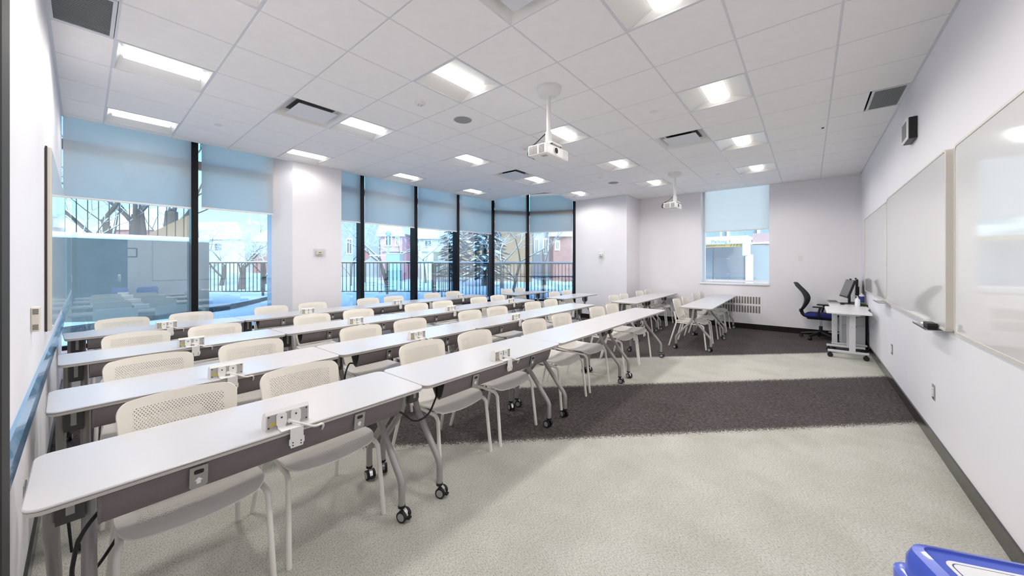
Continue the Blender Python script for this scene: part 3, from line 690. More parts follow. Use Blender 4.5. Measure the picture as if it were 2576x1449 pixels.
def make_table(p0, p1, label, group, panel):
    (x0, y0), (x1, y1) = p0, p1; g = .006
    L = math.hypot(x1 - x0, y1 - y0) - g; th = math.atan2(-(x1 - x0), y1 - y0)
    cx, cy = (x0 + x1) / 2 - math.cos(th) * TD / 2, (y0 + y1) / 2 - math.sin(th) * TD / 2
    t = empty('training_table', (cx, cy, 0), th); tag(t, label, 'table', group); a = L / 2
    tp = loft_rrect(MB(), -TD / 2, TD / 2, -a, a, .045, [(.004, ZT - .010), (0, ZT - .006), (0, ZT - .003), (.003, ZT)]).build('table_top', 'laminate', t, 35)
    loft_rrect(MB(), -TD / 2 + .001, TD / 2 - .001, -a + .001, a - .001, .044, [(.010, ZT - .025), (.003, ZT - .022), (.001, ZT - .0102)]).build('edge_band', 'edge_band', tp, 35)
    MB().box(-.06, .06, -a + .14, a - .14, ZT - .055, ZT - .025).build('crossbar', 'under_dark', t)
    for se in (-1, 1):
        ye = se * (a - .088)
        for sg, me, yo in ((1, LEG_F, -.042), (-1, LEG_R, .042)):
            lg = inst('leg', me, t, (0, ye + se * yo, 0))
            inst('caster', CASTER, lg, (LSH + LEGX * sg, 0, 0), (0, 0, random.choice((0, PI)) + random.uniform(-.5, .5)))
        b_ = inst('flip_bracket', BRACKET, t, (LSH, ye, 0)); inst('light_stripe', STRIPE, b_)
    if panel:
        xf = TD / 2 - .012; y0_, y1_ = -a + .15, a - .15
        prof = [(xf, ZT - .026), (xf - .012, ZT - .07), (xf - .03, ZT - .115), (xf - .055, ZT - .135), (xf - .085, ZT - .125), (xf - .12, ZT - .07), (xf - .135, ZT - .026)]
        G = [[(u, y, v) for y in (y0_, y1_)] for u, v in prof]
        mp = MB().shell(G, .003, [[(0, 0)] * 2 for _ in prof]).build('mesh_trough', 'panel_mesh', t, 60)
        for ye in (y0_, y1_):
            MB().tube([(u, ye, v) for u, v in prof], .0045, 6).build('trough_edge', 'panel_mesh', mp, 45)
        for fy in (-.44, .44):
            lt = inst('latch_plate', LATCH, t, (xf + .004, fy * a, ZT - .03), (0, .16, 0)); inst('arrow_mark', ARROW, lt); inst('finger_slot', LHOLE, lt)
    return t
ROWS = {1: ((-1.715, -1.715), [-.12, 1.275, 2.75, 4.27, 5.82]), 2: ((-2.78, -2.89), [-.12, 1.29, 2.805, 4.32, 5.78]),
        3: ((-4.05, -4.22), [-.12, 1.33, 2.86, 4.36, 5.81]), 4: ((-5.42, -5.70), [-.12, 1.32, 2.85, 4.34, 5.97])}
ROWN = {1: 'nearest the whiteboards', 2: 'second from the whiteboards', 3: 'second from the windows', 4: 'nearest the windows'}
PANEL = {1: 2, 2: 3, 3: 4, 4: 4}
def rowx(r, y):
    (xa, xb), B = ROWS[r]; return xa + (xb - xa) * (y - B[0]) / (B[-1] - B[0])
def make_box(x, y, th, label):
    """table top power box, its back toward +x; hangs on the front edge at x"""
    t = empty('power_box', (x, y, ZT), th); tag(t, label, 'power outlet', 'table top power boxes')
    b_ = MB().prism([(-.104, .0005), (-.052, .0005), (-.050, .066), (-.060, .080), (-.090, .064), (-.108, .016)], 'y', -.085, .085).build('outlet_housing', 'box_white', t)
    MB().box(-.052, -.0495, -.080, .080, .006, .064).build('back_plate', 'box_grey', b_)
    for yy in (-.074, .074):
        for zz in (.012, .058): MB().cyl((-.0497, yy, zz), (-.0488, yy, zz), .0035, n=8).build('screw', 'screw', b_)
    MB().box(-.0497, -.0490, -.070, -.046, .018, .030).build('rating_label', 'yellow_label', b_)
    for yy in (-.026, .030):
        MB().prism([(yy - .016, .002), (yy + .016, .002), (yy + .016, .012), (yy + .020, .018), (yy + .020, .058), (yy + .014, .064), (yy - .014, .064), (yy - .020, .058), (yy - .020, .018), (yy - .016, .012)], 'x', -.0488, -.0455).build('bracket_tab', 'box_white', t)
        MB().cyl((-.0456, yy, .046), (-.0448, yy, .046), .004, n=8).build('screw', 'screw', t)
    MB().box(-.048, .004, -.042, .046, .0008, .0035).build('clamp_top', 'box_white', t)
    MB().prism([(-.010, .0035), (.042, .0035), (.042, -.040), (.046, -.042), (.046, -.066), (.042, -.068), (.040, -.080), (-.008, -.080), (-.010, -.068), (-.014, -.066), (-.014, -.042), (-.010, -.040)], 'x', .004, .0065).build('clamp_drop', 'box_white', t)
    for yy in (0, .032):
        for zz in (-.058, -.070): MB().cyl((.0064, yy, zz), (.0072, yy, zz), .003, n=8).build('screw', 'screw', t)
    MB().cyl((-.0495, .004, .022), (-.040, .004, .022), .009, n=12).build('cord_grommet', 'box_white', t, 40)
    MB().tube(bend([(-.042, .004, .022), (-.005, .03, .014), (.020, .085, -.014), (.012, .12, -.012), (-.004, .13, -.034), (-.03, .13, -.06)], .03), .0052, 8).build('cord', 'cable_white', t, 45)
for r in (1, 2, 3, 4):
    B = ROWS[r][1]
    for k in range(4):
        y0, y1 = B[k], B[k + 1]
        pn = k < PANEL[r]
        make_table((rowx(r, y0), y0 + .0), (rowx(r, y1), y1), 'white folding table, %s from the thermostat wall, in the row %s' % (ORD[k], ROWN[r]), 'flip top training tables', pn)
        if pn:
            yc = (y0 + y1) / 2; th = math.atan2(-(ROWS[r][0][1] - ROWS[r][0][0]), B[-1] - B[0])
            make_box(rowx(r, yc), yc, th, 'small white power box on the %s table of the row %s' % (ORD[k], ROWN[r]))
BANK = [((-1.19, 6.42), (-1.23, 7.93), 'white folding table by the aisle, in line with the parking view window'),
        ((-1.23, 7.93), (-1.27, 9.42), 'white folding table touching the back wall below the parking view window'),
        ((-2.42, 6.45), (-2.46, 7.94), 'white folding table by the aisle, beneath the second projector'),
        ((-2.46, 7.94), (-2.50, 9.40), 'white folding table against the back wall beside the pier corner'),
        ((-3.86, 6.36), (-3.90, 7.90), 'lone white folding table in front of the white pier'),
        ((-5.22, 6.45), (-5.26, 7.85), 'lone white folding table inside the bay window corner')]
for a, b, lab in BANK: make_table(a, b, lab, 'flip top training tables', False)
# loose black leads between tables
def lead(pts, label, r=.006):
    tag(MB().tube(bend(pts, .08, 6), r, 8).build('power_lead', 'cable_black', smooth=45), label, 'cable')
lead([(-1.83, 1.10, .62), (-1.80, 1.17, .58), (-1.80, 1.26, .49), (-1.80, 1.36, .50), (-1.81, 1.43, .60), (-1.84, 1.45, .64)], 'black lead looping between the first two tables nearest the whiteboards')
lead([(-1.84, .06, .63), (-1.80, -.01, .56), (-1.83, -.03, .40), (-2.0, .02, .30), (-2.15, .13, .40), (-2.2, .16, .58)], 'black lead hanging off the first table nearest the whiteboards')
lead([(-1.84, -.05, .33), (-1.90, -.13, .22), (-1.95, -.14, .012), (-2.1, -.14, .008)], 'black lead dropping to the floor beside the thermostat wall')
lead([(-2.93, 1.45, .60), (-2.91, 1.40, .62), (-2.91, 1.37, .55), (-2.95, 1.36, .30), (-3.0, 1.38, .010)], 'black lead dropping under the second row from the whiteboards')

# ================================================================== CHAIRS
def chair_meshes():
    nu, nv = 33, 19
    # backrest
    G, U = [], []
    for i in range(nu):
        s = math.sin(PI / 2 * (-1 + 2 * i / (nu - 1))); row, ur = [], []
        cr = max(0, (abs(s) - .80) / .20); dz = .055 * (1 - math.sqrt(max(0, 1 - cr * cr)))
        for j in range(nv):
            t = j / (nv - 1)
            zt = .808 - .012 * s * s - dz; zb = .455 + .6 * dz
            z = zb + (zt - zb) * t; q = (z - .455) / .367
            hw = .200 + .024 * q
            x = -.195 - .10 * q - .015 * math.sin(PI * q) + .045 * s * s
            row.append((x, s * hw, z)); ur.append((s * hw, z - .455))
        G.append(row); U.append(ur)
    back = MB().shell(G, .009, U).mesh('backrest', 'chair_back_plastic', 50)
    # seat
    G, U = [], []
    for i in range(nu):
        s = math.sin(PI / 2 * (-1 + 2 * i / (nu - 1))); row, ur = [], []
        cr = max(0, (abs(s) - .78) / .22); dx = .06 * (1 - math.sqrt(max(0, 1 - cr * cr)))
        for j in range(nv):
            t = j / (nv - 1); xf = .245 - .018 * s * s - dx; xb = -.205 + .5 * dx
            x = xb + (xf - xb) * t; q = (x + .205) / .45
            hw = .205 + .030 * math.sin(PI * min(1, q * .75))
            z = .440 - .022 * math.sin(PI * min(1, q * 1.25)) * (1 - .5 * s * s) + .008 * s * s - .038 * max(0, (q - .76) / .24) ** 2
            row.append((x, s * hw, z)); ur.append((s * hw, x))
        G.append(row); U.append(ur)
    seat = MB().shell(G, .010, U).mesh('seat', 'chair_seat_plastic', 50)
    parts = [('backrest', back), ('seat', seat)]
    for sy in (-1, 1):
        parts.append(('leg', MB().tube(bend([(.275, sy * .243, 0), (.232, sy * .232, .385), (.20, sy * .225, .405), (-.195, sy * .205, .418)], .05), .0125, 9).mesh('leg', 'chair_frame', 45)))
        parts.append(('leg', MB().tube(bend([(-.315, sy * .238, 0), (-.195, sy * .212, .42), (-.232, sy * .212, .60)], .05), .0125, 9).mesh('leg', 'chair_frame', 45)))
    parts.append(('crossbar', MB().tube([(-.15, -.21, .415), (-.15, .21, .415)], .010, 8).mesh('crossbar', 'chair_frame', 45)))
    parts.append(('crossbar', MB().tube([(.16, -.222, .405), (.16, .222, .405)], .010, 8).mesh('crossbar', 'chair_frame', 45)))
    return parts
CH = chair_meshes()
def make_chair(x, y, rz, label, group):
    t = empty('perforated_chair', (x, y, 0), rz); tag(t, label, 'chair', group)
    for nme, me in CH: inst(nme, me, t)
CY = {1: [.31, .88, 1.75, 2.37, 3.25, 3.86, 4.80, 5.34], 2: [.30, .90, 1.80, 2.42, 3.35, 3.93, 4.80, 5.39], 3: [.31, .88, 1.84, 2.46, 3.40, 3.96, 4.84, 5.42], 4: [.30, .90, 1.80, 2.40, 3.38, 3.95, 4.88, 5.50]}
for r in CY:
    for k, y in enumerate(CY[r]):
        B = ROWS[r][1]; y = min(max(y, B[k // 2] + .41), B[k // 2 + 1] - .415)      # knees clear of the table legs
        x = rowx(r, y) - .43 + random.uniform(-.012, .012) - (.03 if r == 4 else 0)
        make_chair(x, y, random.uniform(-.03, .03), 'off-white perforated chair, %s from the thermostat wall, in the row %s' % (ORD[k], ROWN[r]), 'perforated stacking chairs')
for k, y in enumerate((6.88, 7.50, 8.35, 8.98)): make_chair(-1.60 - .01 * k, y, random.uniform(-.03, .03), 'off-white perforated chair, %s from the aisle, at the tables below the parking view window' % ORD[k], 'perforated stacking chairs')
for k, y in enumerate((6.88, 7.44, 8.37, 8.97)): make_chair(-2.80 - .01 * k, y, random.uniform(-.03, .03), 'off-white perforated chair, %s from the aisle, at the tables beneath the second projector' % ORD[k], 'perforated stacking chairs')
for k, y in enumerate((6.92, 7.47)): make_chair(-4.26, y, random.uniform(-.03, .03), 'off-white perforated chair, %s from the aisle, at the lone table facing the pier' % ORD[k], 'perforated stacking chairs')
for k, y in enumerate((6.89, 7.42)): make_chair(-5.66, y, random.uniform(-.03, .03), 'off-white perforated chair, %s from the aisle, at the table in the bay window corner' % ORD[k], 'perforated stacking chairs')

# ================================================================== PROJECTORS
def projector(x, y, label):
    t = empty('ceiling_projector', (x, y, ZC)); tag(t, label, 'projector', 'ceiling projectors')
    MB().lathe([(.12, .0), (.122, -.02), (.115, -.05), (.085, -.075), (.02, -.085), (0, -.085)][::-1], 28).build('ceiling_canopy', 'device_white', t, 50)
    MB().cyl((0, 0, -.08), (0, 0, -.44), .021, n=14).build('drop_pole', 'device_white', t, 40)
    MB().lathe([(.0, -.54), (.032, -.54), (.032, -.44), (.024, -.425), (0, -.425)], 18).build('pole_collar', 'device_white', t, 40)
    hb = MB().rbox(-.10, .06, -.03, .15, -.552, -.535, .004).build('mount_plate', 'device_white', t)
    for a, b in ((-.09, -.02), (-.09, .14), (.05, -.02), (.05, .14)): MB().cyl((a, b, -.536), (a, b, -.562), .005, n=8).build('mount_screw', 'screw', hb)
    bd = MB().rbox(-.18, .045, -.10, .30, -.66, -.558, .012, 3).build('projector_body', 'box_white', t, 40)
    hm = MB().box(-.006, .006, -.1012, -.0995, -.004, .004).mesh('vent_hole', 'slot_dark')
    for a in range(11):
        for b in range(7):
            if a == 6: continue
            inst('vent_hole', hm, bd, (-.155 + a * .0165, 0, -.645 + b * .0115))
    MB().tube([(.044, .06, -.607), (.052, .06, -.607)], .036, 24).build('lens_ring', 'aluminium', bd, 40)
    MB().tube([(.046, .06, -.607), (.0535, .06, -.607)], .029, 24).build('lens', 'black_gloss', bd, 40)
    for k in range(5): MB().box(.0445, .0465, .19, .28, -.645 + k * .016, -.641 + k * .016).build('side_louver', 'box_grey', bd)
    MB().box(-.06, .0, -.05, .0, -.6615, -.6595).build('foot_pad', 'box_grey', bd)
    for q in (0, .02):
        MB().tube(bend([(-.015, -.005, -.43), (-.10, -.02, -.49), (-.20 - q, -.03, -.56), (-.225 - q, -.02, -.63), (-.18, .02 + q, -.655 + q)], .06), .0055, 8).build('signal_cable', 'cable_black', t, 45)
projector(-1.965, 2.92, 'white ceiling projector hanging over the second tables, beside a ceiling light')
projector(-1.955, 7.17, 'white ceiling projector hanging near the back wall and parking view window')

# ================================================================== INSTRUCTOR CORNER
def desk(x0, x1, y0, y1, posts, label):
    t = empty('instructor_desk', ((x0 + x1) / 2, (y0 + y1) / 2, 0)); tag(t, label, 'desk', 'white wheeled desks'); cx, cy = (x0 + x1) / 2, (y0 + y1) / 2; a, b = (x1 - x0) / 2, (y1 - y0) / 2
    loft_rrect(MB(), -a, a, -b, b, .03, [(.004, .69), (0, .694), (0, .716), (.004, .72)]).build('desk_top', 'desk_white', t, 35)
    for (px, py) in posts:
        f = MB().rbox(-a + .02, a - .02, py - cy - .03, py - cy + .03, .085, .115, .006).build('foot_bar', 'desk_metal', t)
        MB().rbox(px - cx - .035, px - cx + .035, py - cy - .025, py - cy + .025, .115, .69, .005).build('post', 'desk_metal', t)
        for sx in (-a + .05, a - .05):
            c = MB().cyl((sx, py - cy, .085), (sx, py - cy, .06), .012, n=10).cyl((sx, py - cy - .022, .034), (sx, py - cy + .022, .034), .034, n=16).build('caster', 'rubber', f, 40)
    MB().box(-a + .12, a - .12, -b + .1, b - .1, .66, .69).build('under_beam', 'desk_metal', t)
desk(.20, .70, 7.22, 8.08, [(.50, 7.42), (.50, 7.90)], 'white wheeled desk end nearest the light carpet band')
desk(.27, .745, 8.09, 9.45, [(.33, 8.14), (.60, 9.34)], 'white wheeled desk carrying the monitors in the back corner')
t = empty('drawer_pedestal', (.57, 8.60, 0)); tag(t, 'pale grey drawer pedestal under the monitor desk', 'cabinet')
MB().rbox(-.15, .15, -.26, .26, .03, .655, .006).build('cabinet_body', 'pedestal', t)
for k, (z0, z1) in enumerate(((.555, .645), (.40, .545), (.05, .39))):
    d = MB().rbox(-.145, .145, -.272, -.26, z0, z1, .003).build('drawer', 'pedestal', t); MB().box(-.05, .05, -.274, -.2715, z1 - .018, z1 - .008).build('pull_slot', 'slot_dark', d)
for sx in (-.12, .12):
    for sy in (-.22, .22): MB().cyl((sx, sy, 0), (sx, sy, .03), .015, n=10).build('caster', 'rubber', t, 40)
lead([(.735, 8.2, .66), (.74, 8.12, .30), (.735, 8.05, .05), (.70, 7.98, .010), (.55, 7.95, .008)], 'black power lead hanging down beside the wheeled desk')
# monitors
def monitor(x, y, ang, label, tilt=.30):
    t = empty('desktop_monitor', (x, y, ZT + .0005), ang); tag(t, label, 'monitor', 'desktop monitors')             # local -y = screen side
    MB().rbox(-.11, .11, -.08, .08, 0, .012, .005).build('stand_base', 'black_plastic', t); MB().rbox(-.03, .03, .02, .05, .01, .30, .006).build('stand_post', 'black_plastic', t)
    R = Matrix.Translation((0, 0, .27)) @ Matrix.Rotation(-tilt, 4, 'X')
    b = MB().rbox(-.255, .255, -.005, .03, -.16, .17, .006, T=R).build('monitor_case', 'black_plastic', t)
    MB().box(-.245, .245, -.0065, -.005, -.13, .16, T=R).build('display', 'screen', b)
    MB().rbox(-.012, .012, -.012, .012, .17, .192, .004, T=R).build('webcam', 'black_plastic', b)
monitor(.52, 8.85, -1.42, 'black monitor with a grey screen turned toward the chair'); monitor(.655, 9.12, -1.62, 'black monitor seen edge on, close to the whiteboard wall', .02)
t = empty('sanitizer_bottle', (.63, 8.42, ZT + .0005)); tag(t, 'white pump sanitizer bottle on the desk', 'bottle')
MB().lathe([(0, 0), (.032, 0), (.034, .01), (.034, .11), (.022, .125), (.012, .13), (0, .13)], 20).build('bottle_body', 'bottle_white', t, 40); MB().lathe([(0, .13), (.014, .13), (.014, .15), (.005, .152), (.005, .175), (0, .175)], 14).box(-.03, .006, -.006, .006, .168, .176).build('pump', 'box_white', t, 40)
t = empty('wipes_canister', (.70, 8.66, ZT + .0005)); tag(t, 'blue wipes canister with a white cap behind the sanitizer', 'canister')
MB().lathe([(0, .0), (.038, 0), (.038, .02), (.038, .155), (0, .155)], 22).build('canister_body', 'wipes_blue', t, 40); MB().lathe([(.0385, .012), (.0388, .012), (.0388, .05), (.0385, .05)], 22).build('green_band', 'green_band', t, 40)
MB().lathe([(0, .155), (.036, .155), (.034, .18), (.012, .19), (.010, .21), (0, .21)], 18).build('cap', 'bottle_white', t, 40)
t = empty('desk_phone', (.685, 8.50, ZT + .0005)); tag(t, 'black desk phone between the bottles and the wall', 'phone')
MB().prism([(-.08, 0), (.08, 0), (.08, .02), (-.08, .06)], 'y', -.07, .07).build('phone_base', 'black_plastic', t); MB().rbox(-.07, -.02, -.065, .065, .058, .085, .01, T=Matrix.Rotation(0, 4, 'X')).build('handset', 'black_plastic', t)
t = empty('computer_mouse', (.45, 8.62, ZT + .0005)); tag(t, 'black mouse on the monitor desk', 'mouse'); MB().rbox(-.03, .03, -.055, .055, 0, .032, .014, 3).build('mouse_body', 'black_plastic', t, 50); MB().box(-.001, .001, -.054, -.01, .0315, .0325).build('button_seam', 'slot_dark', t)
t = empty('keyboard', (.345, 9.02, ZT + .0005), -PI / 2 + .05); tag(t, 'dark grey keyboard in front of the monitor', 'keyboard')
MB().rbox(-.21, .21, -.07, .07, 0, .018, .004).build('keyboard_case', 'box_grey', t)
ky = MB().rbox(-.011, .011, -.010, .010, .018, .024, .002, 1).mesh('key', 'bracket_dark')
for a in range(14):
    for b in range(4): inst('key', ky, t, (-.185 + a * .0285, -.048 + b * .03, 0))
# task chair (faces +x)
t = empty('task_chair', (.17, 9.03, 0), -.12); tag(t, 'black mesh task chair with a blue seat and armrests', 'office chair')
for k in range(5):
    a = 2 * PI * k / 5 + .5; ca, sa = math.cos(a), math.sin(a)
    b = MB().tube([(0, 0, .125), (.15 * ca, .15 * sa, .105), (.30 * ca, .30 * sa, .075)], [.034, .026, .018], 8).build('base_arm', 'chair_black', t, 45)
    MB().tube([(.30 * ca - .022 * sa, .30 * sa + .022 * ca, .031), (.30 * ca + .022 * sa, .30 * sa - .022 * ca, .031)], .031, 14).cyl((.30 * ca, .30 * sa, .08), (.30 * ca, .30 * sa, .04), .010, n=8).build('caster', 'rubber', b, 40)
MB().cyl((0, 0, .12), (0, 0, .25), .028, n=14).cyl((0, 0, .25), (0, 0, .40), .014, n=12, mi=1).build('gas_lift', ['chair_black', 'chrome'], t, 40)
MB().rbox(-.20, .17, -.10, .10, .375, .43, .02).tube(bend([(-.14, 0, .40), (-.27, 0, .44), (-.30, 0, .56)], .08), .03, 10).build('tilt_mechanism', 'chair_black', t, 45)
st = MB(); loft_rrect(st, -.23, .25, -.24, .24, .09, [(.03, .425), (.005, .44), (0, .465), (.01, .485), (.05, .497)]); st.build('seat_cushion', 'seat_blue', t, 50)
G, U = [], []
for i in range(15):
    s = -1 + 2 * i / 14; row = []
    for j in range(17):
        q = j / 16; z = .52 + .55 * q - .05 * abs(s) ** 4 * (1 if q > .5 else -1) * abs(2 * q - 1)
        hw = .185 + .05 * math.sin(PI * min(1, q * 1.1)); row.append((-.315 + .075 * math.sin(PI * q * 1.15) - .10 * max(0, q - .45) ** 1.2 + .05 * s * s, s * hw, z))
    G.append(row)
bk = MB().shell(G, .012, [[(0, 0)] * 17 for _ in range(15)]).build('mesh_backrest', 'mesh_back', t, 60)
rim = [G[0][j] for j in range(17)] + [G[i][16] for i in range(1, 15)] + [G[14][j] for j in range(15, -1, -1)] + [G[i][0] for i in range(13, 0, -1)]
MB().tube(rim + [rim[0]], .013, 8).build('back_frame', 'chair_black', bk, 50)
for sy in (-1, 1):
    MB().tube(bend([(.02, sy * .16, .41), (.0, sy * .275, .42), (-.01, sy * .285, .50), (.02, sy * .285, .62)], .05), .019, 8).build('arm_post', 'chair_black', t, 45)
    MB().rbox(-.09, .16, sy * .285 - .04, sy * .285 + .04, .62, .645, .012, 3).build('armrest', 'chair_black', t, 45)

# ================================================================== RECYCLING BINS
def bin_(x, y, rz, label, marks):
    t = empty('recycling_bin', (x, y, 0), rz); tag(t, label, 'bin', 'blue recycling bins'); t.scale = (1, 1, 1.04)
    a, b = .25, .15
    p = [(-a + .04, -b + .03), (a - .04, -b + .03), (a - .04, b - .03), (-a + .04, b - .03)]; q = [(-a, -b), (a, -b), (a, b), (-a, b)]
    MB().add([(u, v, 0) for u, v in p] + [(u, v, .6950) for u, v in q], [(3, 2, 1, 0), (4, 5, 6, 7)] + [(k, (k + 1) % 4, 4 + (k + 1) % 4, 4 + k) for k in range(4)]).build('bin_body', 'bin_blue', t)
    loft_rrect(MB(), -a - .012, a + .012, -b - .012, b + .012, .035, [(0, .6800), (0, .7100), (.012, .7170)]).build('rim', 'bin_blue', t, 40)
    ld = loft_rrect(MB(), -a - .004, a + .004, -b - .004, b + .004, .05, [(0, .6825), (.003, .7500), (.012, .7700), (.03, .7770), (.032, .7730), (.040, .7730)]).build('lid', 'bin_blue', t, 40)
    if marks:
        lb = MB().prism(rrect(-.205, .02, -.095, .095, .018), 'z', .7735, .7745).build('label_sheet', 'label_white', ld)
        MB().prism(rrect(-.198, .013, -.088, .088, .014), 'z', .7745, .7747).build('label_border', 'label_ink', lb)
        MB().prism(rrect(-.196, .011, -.086, .086, .013), 'z', .7747, .7749).build('label_face', 'label_white', lb)
        for (u, v, w_, h_) in ((-.155, .03, .012, .022), (-.148, .055, .004, .006), (-.155, .012, .005, .006), (-.09, -.03, .03, .014), (-.10, -.055, .022, .010), (-.06, -.03, .006, .010)):
            MB().box(u - w_, u + w_, v - h_ / 2, v + h_ / 2, .7749, .7752).build('pictogram', 'label_ink', lb)
bin_(.44, 1.148, .36, 'blue recycling bin with a white pictogram label on its lid', True)
bin_(.46, .62, .04, 'plain lidded blue bin close to the corner door', False)

# ================================================================== OUTSIDE
SN, CS_ = math.sin(YAW), math.cos(YAW)
def RD(r, d, z=0): return Vector((-SN * d + CS_ * r, CS_ * d + SN * r, z))
ROT = Matrix.Rotation(YAW, 4, 'Z')
def PXR(px, d): return (px - 1288) / F_PX * d
def PZ(py, d): return EYE + (HOR - py) / F_PX * d
GZ = .30
random.seed(11)
# snowy ground as a gently bumpy grid
gv, gf = [], []; nx, ny = 70, 70
def gpos(i, j):
    x = -6.99 - 60 * (i / nx) ** 2; y = -30 + 90 * j / ny
    z = GZ - .02 + .05 * math.sin(x * 1.3 + y * .7) * math.sin(y * .9) + .04 * math.sin(x * 3.1 + 1) * math.sin(y * 2.7)
    return (x, y, min(z, .36))
for i in range(nx + 1):
    for j in range(ny + 1): gv.append(gpos(i, j))
for i in range(nx):
    for j in range(ny): k = i * (ny + 1) + j; gf.append((k, k + 1, k + ny + 2, k + ny + 1))
struct(MB().add(gv, gf).build('ground', 'snow', smooth=60), 'snow covered yard outside the windows', 'ground')
struct(MB().box(-7, 30, 9.85, 40, -.3, -.05).build('ground_parking', 'snow'), 'snowy ground outside the back window', 'ground')
pth = MB()
pp = [(-7.8, -2.2), (-9.2, -.6), (-10.35, 1.05), (-12.0, 2.75), (-14.6, 4.6)]
vs = []
for k, (x, y) in enumerate(pp):
    wv_ = .62 + .12 * math.sin(k * 2.1); vs += [(x + wv_ * .7, y - wv_ * .6, .375), (x - wv_ * .7, y + wv_ * .6, .375)]
vs2 = vs + [(a, b, .2) for a, b, c in vs]; m_ = len(vs)
fs = [(2 * k, 2 * k + 2, 2 * k + 3, 2 * k + 1) for k in range(4)] + [(2 * k, m_ + 2 * k, m_ + 2 * k + 2, 2 * k + 2) for k in range(4)] + [(2 * k + 1, 2 * k + 3, m_ + 2 * k + 3, m_ + 2 * k + 1) for k in range(4)]
struct(pth.add(vs2, fs).build('path', 'cobble'), 'trodden dark path through the snow', 'path')
# concrete terrace block with railing
t = empty('terrace_block', (-11.0, -1.0, GZ - .1)); tag(t, 'grey concrete terrace block topped with snow and a black railing', 'terrace')
MB().box(-3.0, 0, -5.0, 2.92, 0, 1.74).build('concrete_wall', 'concrete', t)
sc = MB().rbox(-3.0, .03, -5.0, 2.95, 1.741, 1.86, .05, 3).build('snow_cap', 'snow_cap', t, 50)
bar = MB().box(-.008, .008, -.008, .008, 1.86, 2.80).mesh('railing_bar', 'iron')
for k in range(50): inst('railing_bar', bar, t, (-.25, -4.6 + k * .145, 0))
MB().box(-.27, -.23, -4.7, 2.60, 2.80, 2.84).build('top_rail', 'iron', t)
MB().prism([(1.85, 1.86), (2.9, 1.86), (2.9, 2.62)], 'x', -2.6, -2.4).build('stair_wall', 'tan_wall', t)
# long iron fence
def fence(r0, r1, d, n, label, z0=.40, z1=1.47, rails=()):
    a = RD(r0, d); t = empty('iron_fence', (a.x, a.y, 0), YAW); tag(t, label, 'fence'); L = r1 - r0
    MB().box(0, L, -.02, .02, z1, z1 + .045).build('top_rail', 'iron', t); MB().box(0, L, -.015, .015, z0, z0 + .035).build('bottom_rail', 'iron', t)
    MB().rbox(0, L, -.035, .035, z1 + .046, z1 + .085, .015).build('rail_snow', 'snow_cap', t)
    bm_ = MB().box(-.011, .011, -.011, .011, z0 + .02, z1).mesh('baluster', 'iron')
    for k in range(n): inst('baluster', bm_, t, ((k + .5) * L / n, 0, 0))
    for k in range(0, n + 1, 16): MB().box(k * L / n - .03, k * L / n + .03, -.03, .03, .2, z1 + .02).build('post', 'iron', t)
    for z in rails: MB().box(0, L, -.012, .012, z, z + .03).build('mid_rail', 'iron', t)
fence(PXR(505, 13.4), PXR(1150, 13.4), 13.4, 66, 'black iron fence in the snow beyond the tall windows')
fence(PXR(1090, 12.3), PXR(1470, 12.3), 12.3, 44, 'black iron fence with a middle rail beyond the bay windows', .2, 1.44, (1.0,))

def house(px0, px1, d, pytop, depth, wall, label, wins=(), roof=None, roofcol='snow_cap', roof_h=1.2, trim=True, zb=-.5):
    r0, r1 = PXR(px0, d), PXR(px1, d); a = RD((r0 + r1) / 2, d); W2 = (r1 - r0) / 2
    t = empty('house', (a.x, a.y, 0), YAW); tag(t, label, 'building', 'houses across the street'); zt = PZ(pytop, d)
    MB().box(-W2, W2, 0, depth, zb, zt).build('wall', wall, t)
    if roof == 'gable':
        ov = .25; rf = MB().prism([(-W2 - ov, zt), (W2 + ov, zt), (0, zt + roof_h)], 'y', -.3, depth + .3).build('roof', roofcol, t)
        MB().prism([(-W2 - ov, zt - .02), (-W2 - ov, zt - .22), (W2 + ov, zt - .22), (W2 + ov, zt - .02)], 'y', -.32, -.1).build('eave_trim', 'house_white', rf)
    elif roof == 'hip':
        ov = .4; h2 = W2 + ov
        MB().add([(-h2, -ov, zt), (h2, -ov, zt), (h2, depth + ov, zt), (-h2, depth + ov, zt), (-h2 * .5, depth * .4, zt + roof_h), (h2 * .5, depth * .4, zt + roof_h)], [(0, 1, 5, 4), (1, 2, 5), (2, 3, 4, 5), (3, 0, 4), (3, 2, 1, 0)]).build('roof', roofcol, t)
        MB().box(-h2, h2, -ov, -ov + .2, zt - .15, zt + .02).build('eave_trim', 'house_white', t)
    for (wx0, wx1, wy0, wy1) in wins:
        u0, u1 = PXR(wx0, d) - (r0 + r1) / 2, PXR(wx1, d) - (r0 + r1) / 2; z0, z1 = PZ(wy1, d), PZ(wy0, d)
        f = MB().box(u0, u1, -.10, .02, z0, z1).build('window', 'house_white', t)
        MB().box(u0 + .10, (u0 + u1) / 2 - .03, -.11, -.09, z0 + .1, z1 - .1).box((u0 + u1) / 2 + .03, u1 - .10, -.11, -.09, z0 + .1, z1 - .1).build('pane', 'house_glass', f)
    return t
